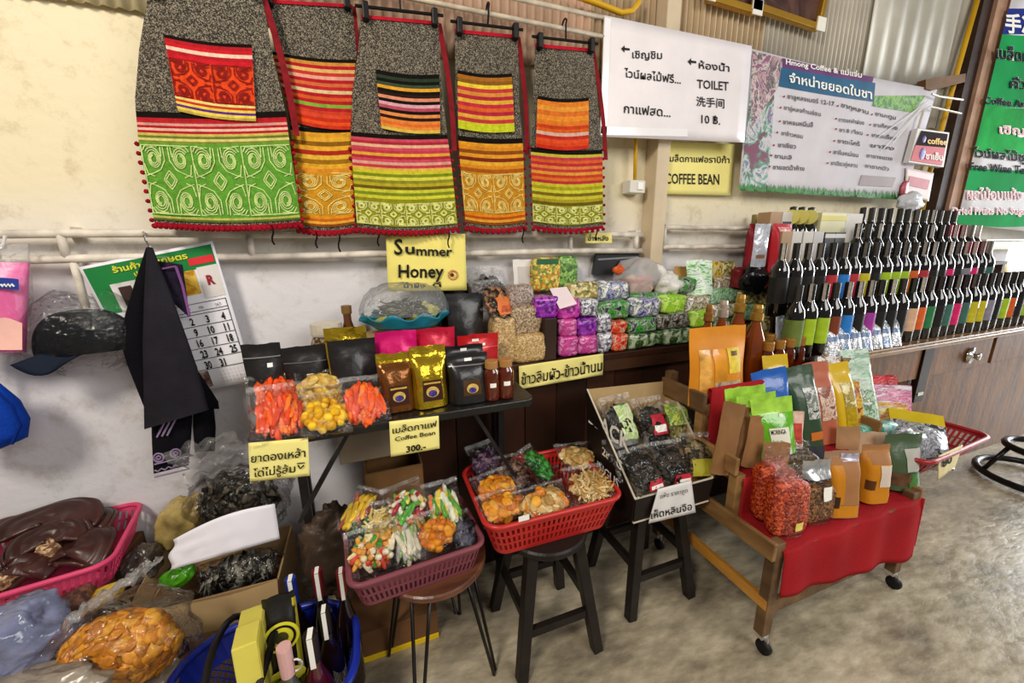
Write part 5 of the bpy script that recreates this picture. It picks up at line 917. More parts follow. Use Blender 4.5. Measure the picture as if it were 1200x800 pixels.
for lab, px in (('slim bottle with a tan capsule behind the silver sachet', 885), ('slim dark bottle between the sachet and the brown carton', 897)):
    p = AT(px, 252, y=1.60); o = _lathe('liquor_bottle', [(.03, 0), (.032, .01), (.032, .18), (.012, .24), (.012, .30)], M('#2a1c10', .1, var=.1, coat=.5), (p.x, 1.60, p.z-.32)); tag(o, lab, 'bottle', 'slim bottles by the gift bag'); b = MB(); b.lathe([(.014, .25), (.015, .30), (.015, .322), (.001, .324)], 12); b.build('capsule', M('#8a7a4a', .4, .3, var=.2), o, local=True)
# ---------------------------------------------------------------- wine
GLASS = M('#0c0a0a', .07, 0, var=0, coat=.8, name='dark_bottle_glass')
def wine_proto():
    b = MB(); b.lathe([(.001, .003), (.035, 0), (.038, .006), (.038, .20), (.034, .222), (.018, .25), (.0145, .265), (.0145, .325), (.001, .327)], 18, cap=False); o = b.build('wine_bottle', GLASS, None, local=True, smooth=True)
    b = MB(); b.lathe([(.0155, .257), (.016, .325), (.0155, .329), (.001, .33)], 14, cap=False); b.build('capsule', M('#1a1716', .3, .3, var=0), o, local=True, smooth=True)
    b = MB(); b.lathe([(.0387, .06), (.0387, .178)], 14, a0=-PI*.95, a1=-PI*.05, cap=False); b.build('paper_label', M('#1e1c1a', .4), o, local=True, smooth=True)
    b = MB(); b.grid(lambda u, v: (.006*(u-.5)*2+.002, -.0166-.0*v, .25+.08*v), 1, 2); b.grid(lambda u, v: (.006*(u-.5)*2+.002, -.0166+.022*v, .3306), 1, 2); b.build('tax_strip', M('#8f877c', .6, var=.2, vs=60), o, local=True)
    return o
WP = wine_proto(); used = [False]
LC = {'lime': '#a3c22a', 'blue': '#2a7ac8', 'red': '#b8323a', 'orange': '#d8622a', 'pink': '#d8246a', 'green': '#2f7a48', 'purple': '#a03a9a', 'peach': '#d8b090', 'yellow': '#c9bb2a', 'brown': '#7a3a24', 'olive': '#6a7a3a', 'grey': '#8a8694', 'dark': '#211f1e', 'teal': '#3f6a60'}
CAPS = ['#1a1716', '#26211e', '#141212', '#3a332e', '#1f1a19']
rnd = random.Random(3)
def wine(x, y, z, col, cap, strip, label):
    o = WP if not used[0] else copy_tree(WP); used[0] = True; o.location = (x, y, z); o.rotation_euler.z = -math.atan2(x, y)+rnd.uniform(-.3, .3); tag(o, label, 'bottle', 'wine bottles on the wine counter')
    for c in o.children:
        k = c.name.split('.')[0]
        if k == 'paper_label': setmat(c, M(LC[col], .45, var=.12, vs=30))
        elif k == 'capsule': setmat(c, M(cap, .3, .3, var=0))
        else: setmat(c, M(strip, .6, var=.2, vs=60))
rowdef = [(0, 938, 1212, 330, .085, ['olive', 'lime', 'lime', 'brown', 'blue', 'dark', 'purple', 'dark', 'dark', 'dark', 'peach', 'orange', 'green', 'dark', 'teal', 'pink', 'teal', 'yellow', 'yellow', 'grey', 'dark', 'lime', 'orange', 'dark', 'lime', 'dark', 'dark'], 'front'),
          (1, 918, 1168, 290, .085, ['dark', 'dark', 'dark', 'dark', 'red', 'blue', 'red', 'yellow', 'dark', 'lime', 'lime', 'lime', 'orange', 'red', 'dark', 'dark', 'pink', 'dark', 'grey', 'pink', 'dark', 'teal', 'dark', 'dark', 'dark', 'green'], 'second'),
          (2, 1006, 1148, 266, .085, ['dark'], 'third'), (3, 1012, 1122, 246, .085, ['dark'], 'topmost')]
for r, p0, p1, py, sp, cols, nm in rowdef:
    yy, z = rows[r]; x0 = AT(p0, py, y=yy).x; n = int((AT(p1, py, y=yy).x-x0)/sp)+1
    for i in range(min(n, 30)):
        c = cols[i % len(cols)]; x = x0+i*sp; cap = rnd.choice(CAPS); st = rnd.choice(['#8f877c', '#a39b90', '#6a635a', '#b5aca0', '#3a3632'])
        if r == 1 and i >= 18 or r == 2 and i >= n-5: cap = rnd.choice(['#8a2a34', '#c9c4bc', '#7d2430', '#3a5a4a'])
        wine(x, yy+rnd.uniform(-.004, .004), z, c, cap, st, f"{ORD[i]} bottle in the {nm} wine row counted from the gift bag, {c+' label' if c != 'dark' else 'dark label'}")
# boxed and round-tagged bottles at the near end of the upper rows
yb = 1.445
def carton_box(label, px, y, mat, d=.07, zb=None, feats=None, cat='box', group='gift cartons at the end of the wine rows'):
    x, z, w, h = dims(*px, y, zb); b = MB(); b.box((0, 0, h/2), (w*.97, d, h)); o = b.build('gift_carton', mat, None, local=True, bevel=.002); o.location = (x, y+d/2, z); tag(o, label, cat, group)
    for (u0, u1, v0, v1, m, nm) in feats or []: b = MB(); b.box(((( u0+u1)/2-.5)*w, -d/2-.001, (v0+v1)/2*h), ((u1-u0)*w, .002, (v1-v0)*h)); b.build(nm, m, o, local=True)
    return o
CR = M('#cfc9bf', .5, var=.08); TAN = M('#b39270', .6, var=.1); YLP = M('#d8cc6a', .5, var=.06); BKP = M('#26232a', .4, var=.1)
zr = rows[3][1]; zq = rows[1][1]
carton_box('plain brown carton at the top, nearest the white sachet', (899, 913, 248, 282), yb, TAN, zb=zr)
carton_box('white carton with dark stripes next to the plain brown one', (913, 925, 248, 282), yb, CR, zb=zr, feats=[(.1, .9, .80, .84, BKP, 'dark_stripe'), (.1, .9, .72, .76, BKP, 'dark_stripe')])
for i, px in enumerate((931, 941, 952)):
    x, z, w, h = dims(px-5, px+5, 250, 282, yb, zr); o = copy_tree(WP); o.location = (x, yb+.03, zr-.01); tag(o, ORD[i]+' dark bottle with a round yellow neck tag, beside the striped white carton', 'bottle', 'bottles with round yellow tags')
    q = AT(px, 254, y=yb-.01); b = MB(T=Matrix.Translation((0, q.y-(yb+.03), q.z-(zr-.01))) @ Matrix.Rotation(PI/2, 4, 'X')); b.lathe([(.001, 0), (.036, 0), (.036, .003), (.001, .003)], 22, cap=False); d = b.build('round_tag', YLP, o, local=True)
carton_box('long pale yellow carton beside the round yellow tags', (958, 988, 249, 282), yb, M('#ddd8b0', .5, var=.05), zb=zr, feats=[(0, 1, .86, .95, YLP, 'yellow_stripe')])
carton_box('white carton at the end of the top cartons, beside the pale yellow one', (988, 1008, 250, 276), yb, CR, zb=zr)
ym = 1.385
for lab, px, m in (('brown carton in the lower tier of cartons', (913, 925, 271, 300), TAN), ('white carton in the lower tier beside the brown one', (925, 937, 271, 300), CR), ('second white carton in the lower tier', (938, 950, 271, 300), CR), ('pale carton in the lower tier before the black ones', (950, 962, 271, 300), M('#c4c0bc', .5, var=.1)), ('first black carton in the lower tier', (963, 975, 272, 300), BKP), ('second black carton in the lower tier', (975, 987, 272, 300), BKP)):
    carton_box(lab, px, ym, m, .03, zb=rows[2][1], feats=[(0, 1, .9, .97, M('#d8d4cc', .5), 'pale_band')] if m is BKP else [(.2, .8, .3, .42, M('#9a6a4a', .5), 'brown_print')])
carton_box('red and pink carton standing before the first front wine bottles', (906, 931, 329, 372), 1.55, M('#d86a6a', .5, var=.2, vs=18), .04, zb=RZB, feats=[(0, .55, .7, 1, M('#d2342a', .5), 'red_print')], group=None)
pouch('coffee_packet', 'yellow and black packet behind the far end of the wine rows', 'packet', (1167, 1196, 291, 345), 1.50, MP(['#c9b02a', '#1f1d1c', '#d8c040'], 9, .3, bump=.1), .05, WZ, sq=5)
b = MB(); p = AT(1185, 278, y=1.60); b.box((4.9, 1.60, p.z-.02), (1.2, .08, .012)); b.box((4.9, 1.60, p.z-.06), (1.2, .06, .06)); tag(b.build('wall_shelf', M('#d8cfb6', .5, var=.1)), 'narrow cream shelf on the wall under the green wine banner', 'shelf')
# sachets along the wine counter edge
SB_ = MP(['#dfe4ea', '#8aa0c0', '#4a6a9a', '#c8d0da', '#6a707a', '#eef0f2'], 70, .2, .2, bump=.4, bs=60)
for i, (l, r, t_, b_) in enumerate(((968, 986, 384, 411), (982, 999, 380, 411), (995, 1012, 379, 408), (1008, 1024, 379, 407), (1021, 1036, 376, 404), (1033, 1047, 374, 402), (1044, 1058, 374, 400))):
    pouch('coffee_sachet', ORD[i]+' silver and blue sachet along the wine counter edge, counted from the jars', 'sachet', (l, r, t_, b_), 1.12, SB_ if i % 2 else MP(['#c9ccd2', '#7a8088', '#e4e6ea', '#4a4e58'], 60, .2, .3, bump=.4), .025, WZ+.001, lean=.35, rz=-.35, group='sachets along the wine counter', feats=[('printed_band', .1, .9, .45, .6, M('#5a78a8', .35, var=.3, vs=50))])
filmbag('banana_chip_bag', 'clear bag of tan crisps beside the row of small jars', AT(966, 403, y=1.17), .15, .17, .07, 'chips', ['#b88a4a', '#c99a5a', '#9a6a34', '#d0a868'], 60, 'dried_chips', .95, -.3, film=HAZE, cat='bag of snacks')
filmbag('banana_chip_bag', 'clear bag of pale snacks lying behind the tan crisps', AT(958, 386, y=1.27), .20, .17, .07, 'chips', ['#c9b890', '#a89468', '#8a7650', '#d8ccb0'], 50, 'dried_chips', .6, -.2, film=HAZE, cat='bag of snacks')
pouch('silver_packet', 'small white sachet standing on the honey jar lids', 'sachet', (906, 921, 371, 399), 1.22, M('#c4c8d4', .3, .2, bump=.3, var=.2, vs=40), .015, rz=.2, lean=.1)
# honey bottles and jars on the near end of the wine counter
def honeybottle(label, px, t, b_, y, r=.036, cap='#b58a3a', mat=AMBER):
    p = AT(px, t, y=y); h = p.z-ZT-.008; o = _lathe('honey_bottle', [(r*.95, 0), (r, .008), (r, h*.60), (r*.42, h*.80), (r*.40, h*.93)], mat, (p.x, y, ZT+.009)); tag(o, label, 'bottle', 'tall honey bottles')
    b = MB(); b.lathe([(r*.44, h*.80), (r*.62, h*.82), (r*.6, h*.90), (r*.44, h*.91), (r*.46, h*.96), (r*.40, h), (.001, h)], 16); b.build('foil_cap', M(cap, .3, .6, var=.15, vs=40), o, local=True)
honeybottle('tall honey bottle with a red knobbed gold cap, behind the yellow pouch', 869, 345, 440, 1.235, .038)
honeybottle('tall honey bottle with a gold cap at the right of the yellow pouch', 889, 357, 445, 1.20, .042)
honeybottle('slim amber bottle rising behind the left end of the yellow pouch', 832, 357, 440, 1.245, .032, '#a8763a')
honeybottle('pale capped amber bottle behind the middle of the yellow pouch', 849, 352, 440, 1.24, .036, '#c9b8a8')
GJ = 'small honey jars beside the tall bottles'
for i, (px, py, y) in enumerate(((901, 400, 1.155), (914, 398, 1.16), (926, 396, 1.165), (938, 394, 1.17), (903, 391, 1.235), (916, 390, 1.235), (929, 389, 1.235))):
    p = AT(px, py, y=y); jar(('front' if i < 4 else 'rear')+' row small honey jar, '+ORD[i if i < 4 else i-4]+' counted from the tall honey bottle', p.x, y, ZT+.009, .028, p.z-ZT-.008, HONEY, M('#a8742f', .35, .4, var=.15, vs=30), GJ, sticker_=False)
# ---------------------------------------------------------------- the cart's goods
ORPK = M('#d98a1f', .45, bump=.15, bs=24, var=.12)
WIN = M('#d8a04a', .15, var=.35, vs=22, coat=.5)
pouch('snack_pouch', 'large orange yellow pouch with clear windows on the top tier of the cart', 'pouch', (808, 874, 385, 452), 1.11, ORPK, .075, ZT+.008, sq=3, pp=4, top=.16, wr=.006, lean=.10, rz=-.08, feats=[('window', .12, .30, .12, .72, WIN), ('window', .34, .56, .30, .72, M('#e0951f', .2, var=.2, vs=12, coat=.5)), ('paper_label', .60, .84, .40, .72, M('#e0c43a', .5, var=.15, vs=40)), ('label_print', .66, .78, .62, .68, M('#6a4a1a', .5), .001), ('window', .34, .84, .12, .30, M('#b8a88a', .2, var=.4, vs=40, coat=.5))])
KP = M('#8a6440', .7, bump=.25, bs=30, var=.15)
for i, (lab, px, y, rz) in enumerate((('kraft packet nearest the low timber side of the cart', (830, 858, 478, 560), .94, -.1), ('middle kraft packet of the three by the cart side', (848, 875, 483, 558), .965, -.1), ('kraft packet nearest the lime pouches', (866, 889, 493, 556), .935, -.1))):
    pouch('kraft_packet', lab, 'packet', px, y, M(('#8a6440', '#7a5636', '#966c46')[i], .7, bump=.25, bs=30, var=.15), .03, ZM+.007, sq=5, pp=6, top=.1, wr=.006, rz=rz, lean=.12, roll=.22, group='kraft paper packets on the cart')
LIMEP = M('#62b414', .2, 0, bump=.6, bs=24, var=.2, vs=10, coat=.5); LIMT = M('#a8dc4a', .22, bump=.4, bs=24, var=.25, vs=16, coat=.5)
GL = 'lime green pouches on the cart'
pouch('tea_pouch', 'rearmost lime green pouch on the cart', 'pouch', (855, 903, 458, 530), .985, LIMEP, .075, ZM+.007, rz=-.35, lean=.12, roll=-.12, topmat=LIMT, top=.2, group=GL, wr=.007)
pouch('tea_pouch', 'middle lime green pouch on the cart', 'pouch', (871, 917, 466, 535), .945, LIMEP, .075, ZM+.007, rz=-.35, lean=.12, roll=-.15, topmat=LIMT, top=.2, group=GL, wr=.007)
pouch('tea_pouch', 'front lime green pouch with a white label on the cart', 'pouch', (886, 935, 474, 548), .905, LIMEP, .075, ZM+.007, rz=-.35, lean=.18, roll=-.12, topmat=LIMT, top=.2, group=GL, wr=.006, feats=[('white_label', .30, .78, .12, .58, M('#e4e2d0', .5, var=.05), 0, [('MORINGA', .05, .82, .16), ('น้ำหนัก 100 g', .05, .55, .10), ('ชาสมุนไพร', .05, .35, .12)]), sticker(.62, .72, .1, .05), ('leaf_window', .04, .96, .02, .12, M('#4a6a24', .4, var=.4, vs=40))])
pouch('paper_packet', 'red and cream packet with a blue foot between the lime pouch and green coffee bag', 'packet', (923, 941, 487, 527), .93, M('#e0b8a8', .5, var=.3, vs=22), .03, ZM+.007, sq=6, rz=-.4, lean=.15, feats=[('blue_band', 0, 1, 0, .18, M('#26408f', .4)), ('red_print', .15, .8, .3, .75, M('#c8483a', .5, var=.3, vs=40))])
pouch('tea_bag', 'bright blue bag leaning behind the lime pouches', 'bag', (895, 936, 437, 520), .995, M('#1f62c0', .3, bump=.3, bs=24, var=.15, coat=.3), .05, ZM+.007, sq=5, pp=6, rz=-.3, lean=.15, roll=-.2, wr=.006)
def sidebag(label, px, y, mat, rz, lean, feats=(), topmat=None, d=.07, zb=None, **k):
    return pouch('coffee_bag', label, 'coffee bag', px, y, mat, d, ZM+.007 if zb is None else zb, sq=7, pp=7, top=.16, wr=.005, rz=rz, lean=lean, feats=feats, topmat=topmat, curve=.06, roll=-.10, **k)
YB = M('#dcb81a', .3, bump=.2, bs=22, var=.12, coat=.3); DG = M('#2d4a30', .35, bump=.25, bs=22, var=.15, coat=.2); SAL = M('#b8664a', .4, bump=.2, bs=22, var=.12)
PHOTO = MP(['#c9ccc8', '#8a948a', '#5a645a', '#e0e2de', '#3a443a'], 45, .3, bump=.1); SALP = MP(['#d8b8a0', '#b87a5a', '#e0d0c0', '#8a4a34'], 45, .3, bump=.1); YLPH = MP(['#d8c070', '#b8a050', '#8a7a3a', '#e8dca0'], 45, .3, bump=.1)
sidebag('yellow bag standing at the back of the cart beside the blue bag', (906, 936, 420, 470), 1.045, YB, -.35, .1)
sidebag('dark green coffee bag with photo front, third tier of the cart', (927, 962, 436, 524), .965, DG, -.25, .16, [('photo_front', .42, .98, .36, .74, PHOTO), ('orange_label', .45, .95, .10, .20, M('#c9702a', .5))])
sidebag('salmon coffee bag between the dark green and yellow ones', (950, 980, 431, 517), .965, SAL, -.25, .16, [('photo_front', .25, .9, .30, .70, SALP)])
sidebag('yellow coffee bag with photo window beside the salmon bag', (974, 1003, 432, 512), .965, YB, -.25, .16, [('photo_front', .35, .95, .42, .74, YLPH), ('printed_panel', .35, .95, .16, .42, M('#b89a14', .4, var=.2, vs=60))])
sidebag('narrow red and yellow packet wedged beside the pale green bag', (997, 1011, 452, 506), .965, MP(['#d8a01f', '#b8302a', '#e0c04a', '#8a2a1a'], 40, .3, bump=.2), -.25, .12, d=.04)
sidebag('tall pale green bag with leaf print at the end of the cart row', (986, 1031, 418, 500), .985, MP(['#8ab89a', '#a8c8b0', '#c8d8cc', '#6a9a7a'], 18, .3, bump=.2, stretch=(1, 1, 3)), -.5, .25, [('leaf_print', .2, .95, .05, .5, MP(['#5a9a5a', '#d8e4d8', '#8ab88a', '#3a6a4a', '#e8ece8'], 60, .3, bump=.1))])
pouch('white_packet', 'white printed packet behind the salmon and yellow bags', 'packet', (958, 985, 420, 450), 1.04, MP(['#e0dcd8', '#3a302c', '#c8c0b8', '#e8e4e0'], 60, .4, bump=.1), .03, sq=5, rz=-.3, lean=.2)
ZLC = ZL+.019
filmbag('goji_bag', 'clear bag of red goji berries standing at the front of the lowest tier', AT(919, 592, y=.775), .13, .215, .075, 'balls', ['#b83a1a', '#c9481f', '#a02c14', '#d05a2a'], 1, 'spare_berry', PI/2-.12, -.15, cat='bag of berries', card=(.60, .88, .06, .17, M('#e0cf6a', .5, var=.05)))
GOJI = MP(['#b83a1a', '#cf4f22', '#98280f', '#d8622e', '#7d1f0c'], 150, .35, bump=.9, bs=130)
def grainbag(label, px, y, gm, cat, rz, lean, zb, fillv=.72, feats=(), d=.07):
    o = pouch('ingredient_bag', label, cat, px, y, FILM, d, zb, sq=5, pp=7, top=.14, wr=.004, rz=rz, lean=lean, feats=feats); m = o.data
    x, z, w, h = dims(*px, y, zb); b = MB(); b.blob((0, 0, h*fillv*.5+.002), (w*.47, d*.42, h*fillv*.5), 0, .08, px[0], 22, 18, ex=.35); b.build('dried_contents', gm, o, local=True, smooth=True); return o
for o in [o for o in bpy.data.objects if o.name.startswith('goji_bag')]:
    for c in list(o.children): bpy.data.objects.remove(c)
    bpy.data.objects.remove(o)
grainbag('clear bag of red goji berries standing at the front of the lowest tier', (902, 936, 552, 624), .765, GOJI, 'bag of berries', -.2, .08, ZLC, .78, [('yellow_sticker', .55, .88, .10, .22, M('#e0cf6a', .5, var=.1, vs=60))])
grainbag('clear bag of red goji berries behind the front goji bag', (886, 918, 530, 605), .835, GOJI, 'bag of berries', -.4, .08, ZLC, .75)
pouch('kraft_packet', 'creased kraft packet top behind the goji bags', 'packet', (888, 920, 525, 590), .86, M('#a87a50', .6, bump=.3, bs=30, var=.15), .04, ZLC, rz=-.6, lean=.1, wr=.008)
grainbag('clear bag of dark seeds lying behind the front goji bag', (903, 950, 527, 590), .85, MP(['#3a3020', '#5a4a30', '#6a5a40', '#2a2418'], 110, .35, bump=.4), 'bag of seeds', -.3, .2, ZLC, .85)
SEED = MP(['#5a3a1c', '#8a5a2c', '#3a2412', '#a87440'], 140, .35, bump=.6, bs=120)
grainbag('silver topped bag of brown seeds with a white label, beside the goji bag', (934, 966, 546, 617), .775, SEED, 'bag of seeds', -.15, .10, ZLC, .58, [('silver_top', 0, 1, .72, 1, M('#c4c6c8', .2, .7, bump=.3, bs=40, var=.15, vs=30)), ('white_label', .5, .92, .38, .60, TAGW)])
def kbag(label, px, y, face, side, feats, rz, lean): return pouch('spice_bag', label, 'bag of spice', px, y, face, .075, ZLC, sq=7, pp=8, top=.13, wr=.004, rz=rz, lean=lean, feats=feats, topmat=side)
TUR = M('#c9821c', .4, bump=.2, bs=40, var=.1); KRF = M('#a8764a', .6, bump=.15, bs=30, var=.12)
kbag('turmeric orange window bag in the middle of the lowest tier', (958, 1000, 537, 610), .765, KRF, M('#a88468', .5, bump=.2, var=.12), [('turmeric_window', .02, .40, .22, .80, TUR), ('barcode', .08, .28, .16, .34, M('#3a241a', .5), .001), ('silver_print', .45, .95, .84, .96, M('#c9c4d8', .3, .3, var=.3, vs=60)), ('orange_band', .02, .98, .02, .2, TUR)], -.35, .12)
kbag('kraft bag with turmeric window and white label, next to the dark green pouch', (999, 1032, 528, 597), .775, TUR, KRF, [('white_label', .45, .98, .30, .68, M('#d8c8b8', .5, var=.05)), ('brown_square', .05, .30, .25, .42, M('#5a3418', .5)), ('kraft_band', .02, .98, .70, .88, KRF)], -.3, .08)
GP = M('#42583a', .35, bump=.35, bs=22, var=.18, coat=.2)
pouch('tea_pouch', 'olive green pouch with grey label at the corner of the lowest tier', 'pouch', (1027, 1071, 516, 583), .785, GP, .075, ZLC, sq=3, pp=4, top=.16, wr=.007, rz=-.25, lean=.10, feats=[('grey_label', .42, .90, .34, .74, M('#b4b4aa', .4, var=.1, vs=20)), ('brown_window', .10, .55, .10, .32, M('#5a3a24', .3, var=.4, vs=40)), ('green_foot', .5, .96, .05, .30, M('#3a7a34', .35, var=.2))])
for i, (lab, px, y) in enumerate((('pale kraft packet behind the kraft and turmeric bags', (983, 1021, 516, 575), .86), ('second pale kraft packet leaning by the teal packet', (1000, 1034, 514, 570), .855), ('tan kraft packet half hidden behind the turmeric bag', (975, 1004, 508, 570), .87), ('grey sachet tucked behind the seed bag', (944, 965, 530, 575), .855))):
    pouch('kraft_packet', lab, 'packet', px, y, M(['#b8987a', '#c0a488', '#a8805a', '#3a3c44'][i], .6, bump=.2, bs=30, var=.1), .03, ZLC, sq=4, rz=-.4, lean=.15, wr=.006)
vac('teal_packet', 'teal and pale blue packet lying across the red ledge of the cart', (1014, 1051, 500, 519), .90, MP(['#1f8a6a', '#2a9a7a', '#a8c8c8', '#1a7a5a'], 22, .3, bump=.2), .06, ex=.5, rz=-.1, cat='packet')
# goods in the red basket by the cart
zb = .481
SILP = MP(['#b8bac4', '#d8dae2', '#7a7c88', '#e8e8ee', '#4a4c58'], 42, .2, .35, bump=.5, bs=40, stretch=(1, 1, .6))
pouch('snack_pouch', 'silver printed pouch with a bright yellow top in the basket beside the cart', 'pouch', (1062, 1104, 480, 540), .80, SILP, .07, zb+.005, sq=3, pp=5, top=.24, wr=.010, rz=-.95, lean=1.05, hh=.29, wide=.24, topmat=M('#e0c41f', .3, bump=.3, bs=24, var=.1, coat=.3))
for lab, px, y, c in (('red packet at the back of the basket beside the cart', (1017, 1052, 448, 500), 1.05, ['#c8202e', '#d83a44', '#a81824']), ('pink striped packet in front of the red one in the basket', (1022, 1068, 459, 505), 1.02, ['#d85a9a', '#e8c0d0', '#b8307a', '#e0e0e8']), ('white and pink packet lying behind the yellow topped pouch', (1030, 1062, 478, 515), .98, ['#d8d0c8', '#c85a5a', '#e8d03a', '#b0a8a0'])):
    pouch('snack_pouch', lab, 'pouch', px, y, MP(c, 26, .3, bump=.3, stretch=(.4, 1, 3)), .04, zb+.006, rz=-.5, lean=.3, wide=.05, wr=.008)
vac('silver_packet', 'small crumpled silver packet at the near end of the basket by the cart', (1062, 1086, 510, 535), .80, SILP, .07, zb+.004, ex=.6, nz=.25, cat='packet')
# ---------------------------------------------------------------- mushroom carton contents
EAR = ['#1f1a16', '#2e2620', '#14110f', '#3d342a']; RLB = M('#b8283a', .45, var=.08); WLB = MP(['#e4e8d8', '#9ac04a', '#d8e0b8', '#5a9a3a'], 22, .4, bump=0); LLB = MP(['#a8b82f', '#c8d45a', '#5a8a2a', '#d8dca0'], 24, .4, bump=0)
GM = 'dried mushroom packs in the carton'
def mush(lab, px, y, z, w, l, tilt, rz, cols, card, **k): return filmbag('mushroom_pack', lab, AT(*px, y=y), w, l, .06, 'ears', cols, 70, 'dried_mushrooms', tilt, rz, group=GM, cat='pack of mushrooms', card=card, **k)
mush('mushroom pack with a white and green label at the back of the carton', (727, 494), 1.17, 0, .155, .21, 1.05, .1, EAR, (.32, .80, .12, .80, WLB))
mush('mushroom pack with a red label in the back row of the carton', (764, 497), 1.16, 0, .14, .22, 1.05, -.05, EAR, (.35, .85, .30, .66, RLB, TAGW))
mush('olive mushroom pack with a lime label, back row at the cart side', (793, 496), 1.16, 0, .135, .19, 1.0, -.2, ['#6a6434', '#8a8044', '#4a4424', '#a09458'], (.15, .85, .45, .92, LLB))
mush('mushroom pack half hidden behind the two front ones in the carton', (735, 535), 1.08, 0, .16, .16, .8, .1, EAR, (.2, .9, .70, .95, M('#8a8a8a', .25, .3, var=.3, vs=40)))
mush('mushroom pack with silver top and red label at the front of the carton', (752, 550), 1.01, 0, .14, .165, .85, .1, EAR, (.40, .88, .03, .22, RLB, TAGW))
mush('second silver topped mushroom pack at the front, beside the olive pack', (787, 542), 1.015, 0, .14, .165, .9, -.1, EAR, (.35, .85, .04, .22, RLB, TAGW))
mush('olive brown mushroom pack with a yellow label at the front corner of the carton', (818, 533), 1.02, 0, .12, .17, .95, -.3, ['#5a4c34', '#7a6a48', '#3a3224', '#94845c'], (.15, .85, .05, .40, M('#a8a02f', .45, var=.15)))
for px in ((749, 530), (782, 521)):
    pass
# ---------------------------------------------------------------- red basket of dried fruit
def inb(lab, px, z, w, l, th, kind, cols, n, cn, tilt, rz, nm='fruit_bag', roll=0, **k): return filmbag(nm, lab, AT(*px, z=z), w, l, th, kind, cols, n, cn, tilt, rz, roll, **k)
GF = 'fruit bags in the red basket'; MAN = ['#e0941f', '#d98214', '#e8a83a', '#c9701a']; PEA = ['#d8b878', '#c9a460', '#e4c890', '#b8904c']
inb('dark crinkled bag lying on the bottom of the red basket, mostly covered', (620, 580), .515, .36, .26, .06, 'ears', ['#4a3a38', '#6a5048', '#3a2a2c'], 60, 'dried_fruit', .1, 0, group=GF)
inb('purple tinted bag at the rear corner of the red basket', (570, 543), .60, .13, .17, .05, 'ears', ['#3a2038', '#5a3a58', '#2a1828', '#7a5a74'], 40, 'dried_fruit', .9, .3, group=GF)
inb('bag of brown dried pieces between the purple and green bags', (600, 553), .585, .14, .15, .05, 'ears', ['#7a5a4c', '#9a7a68', '#5a4038'], 40, 'dried_fruit', .5, .0, group=GF)
inb('green bag lying askew in the middle of the red basket', (629, 543), .625, .085, .155, .045, 'ears', ['#1f5f1c', '#2f7a28', '#174a16', '#3f8f38'], 60, 'green_pieces', .6, .55, group=GF)
inb('pale bag of peach slices at the far corner of the red basket', (675, 534), .60, .15, .13, .04, 'chips', PEA, 60, 'dried_fruit', .35, -.15, group=GF)
inb('pale bag of curled fruit at the near right of the red basket', (690, 566), .605, .16, .15, .045, 'shreds', PEA, 80, 'dried_fruit', .35, -.1, group=GF)
inb('bag of yellow orange fruit against the rim under the purple bag', (581, 572), .60, .15, .13, .05, 'chips', MAN, 50, 'dried_fruit', .55, .25, group=GF)
inb('front bag of orange fruit nearest the price label of the red basket', (590, 592), .60, .17, .10, .045, 'chips', MAN, 50, 'dried_fruit', .6, .1, group=GF)
inb('front bag of apricot coloured fruit in the middle of the red basket', (637, 586), .60, .19, .11, .045, 'chips', MAN+PEA, 60, 'dried_fruit', .5, .05, group=GF)
# mauve basket of sweets
GC = 'mixed sweets in the mauve basket'; MIX1 = ['#e8c03a', '#3f9a3a', '#c8302a', '#e8e0c0', '#e0782a', '#d8a04a']; MIX2 = ['#e8c84a', '#d8b030', '#2f7a4a', '#7a3a3a', '#e8dcb0']
inb('dark bag lying at the bottom of the mauve basket, mostly covered', (480, 635), .49, .30, .20, .05, 'ears', ['#4a3428', '#2a2420', '#6a4a3a'], 60, 'sweets', .1, 0, nm='sweets_bag', group=GC)
inb('bag of yellow fingers tipped over the rear rim of the mauve basket', (421, 597), .60, .10, .15, .04, 'strips', ['#e8c84a', '#d8b030', '#b05a4a'], 30, 'sweets', .5, -.7, nm='sweets_bag', group=GC)
inb('bag with green and dark pieces behind the front corner of the mauve basket', (428, 615), .57, .11, .13, .05, 'mix', ['#2a2a2c', '#3a6a4a', '#5a3a34', '#1f1f22'], 40, 'sweets', .5, -.2, nm='sweets_bag', group=GC)
inb('bag of coiled cream noodles sweets in the middle of the mauve basket', (447, 612), .585, .09, .13, .05, 'shreds', ['#e0c878', '#d8b860', '#e8d8a0'], 50, 'sweets', .7, -.2, nm='sweets_bag', group=GC)
inb('colourful bag at the rear of the mauve basket with a clear flap', (477, 592), .625, .13, .15, .05, 'mix', ['#e0782a', '#a8203a', '#e8d070', '#5aa83a', '#e8e0c8'], 45, 'sweets', .7, .3, nm='sweets_bag', group=GC)
inb('bag of yellow and orange sticks below the rear flap in the mauve basket', (478, 608), .59, .12, .11, .04, 'strips', ['#e8c030', '#e0642a', '#d8d8a0', '#8ab03a'], 40, 'sweets', .5, .1, nm='sweets_bag', group=GC)
inb('silver edged bag of green and yellow strips at the rear right of the mauve basket', (520, 592), .61, .12, .16, .045, 'strips', ['#e0c84a', '#5a9a2a', '#e0642a', '#d8d8c0'], 40, 'sweets', .7, .05, nm='sweets_bag', group=GC)
inb('bag of round amber sweets at the near right of the mauve basket', (510, 622), .575, .13, .125, .05, 'balls', ['#d98a1f', '#c9701a', '#e09a34'], 38, 'sweets', .75, .25, nm='sweets_bag', group=GC)
inb('dark wrapped bag at the right end of the mauve basket', (540, 622), .55, .08, .12, .05, 'ears', ['#3a3a44', '#5a5a68', '#24242c'], 30, 'sweets', .6, .1, nm='sweets_bag', group=GC)
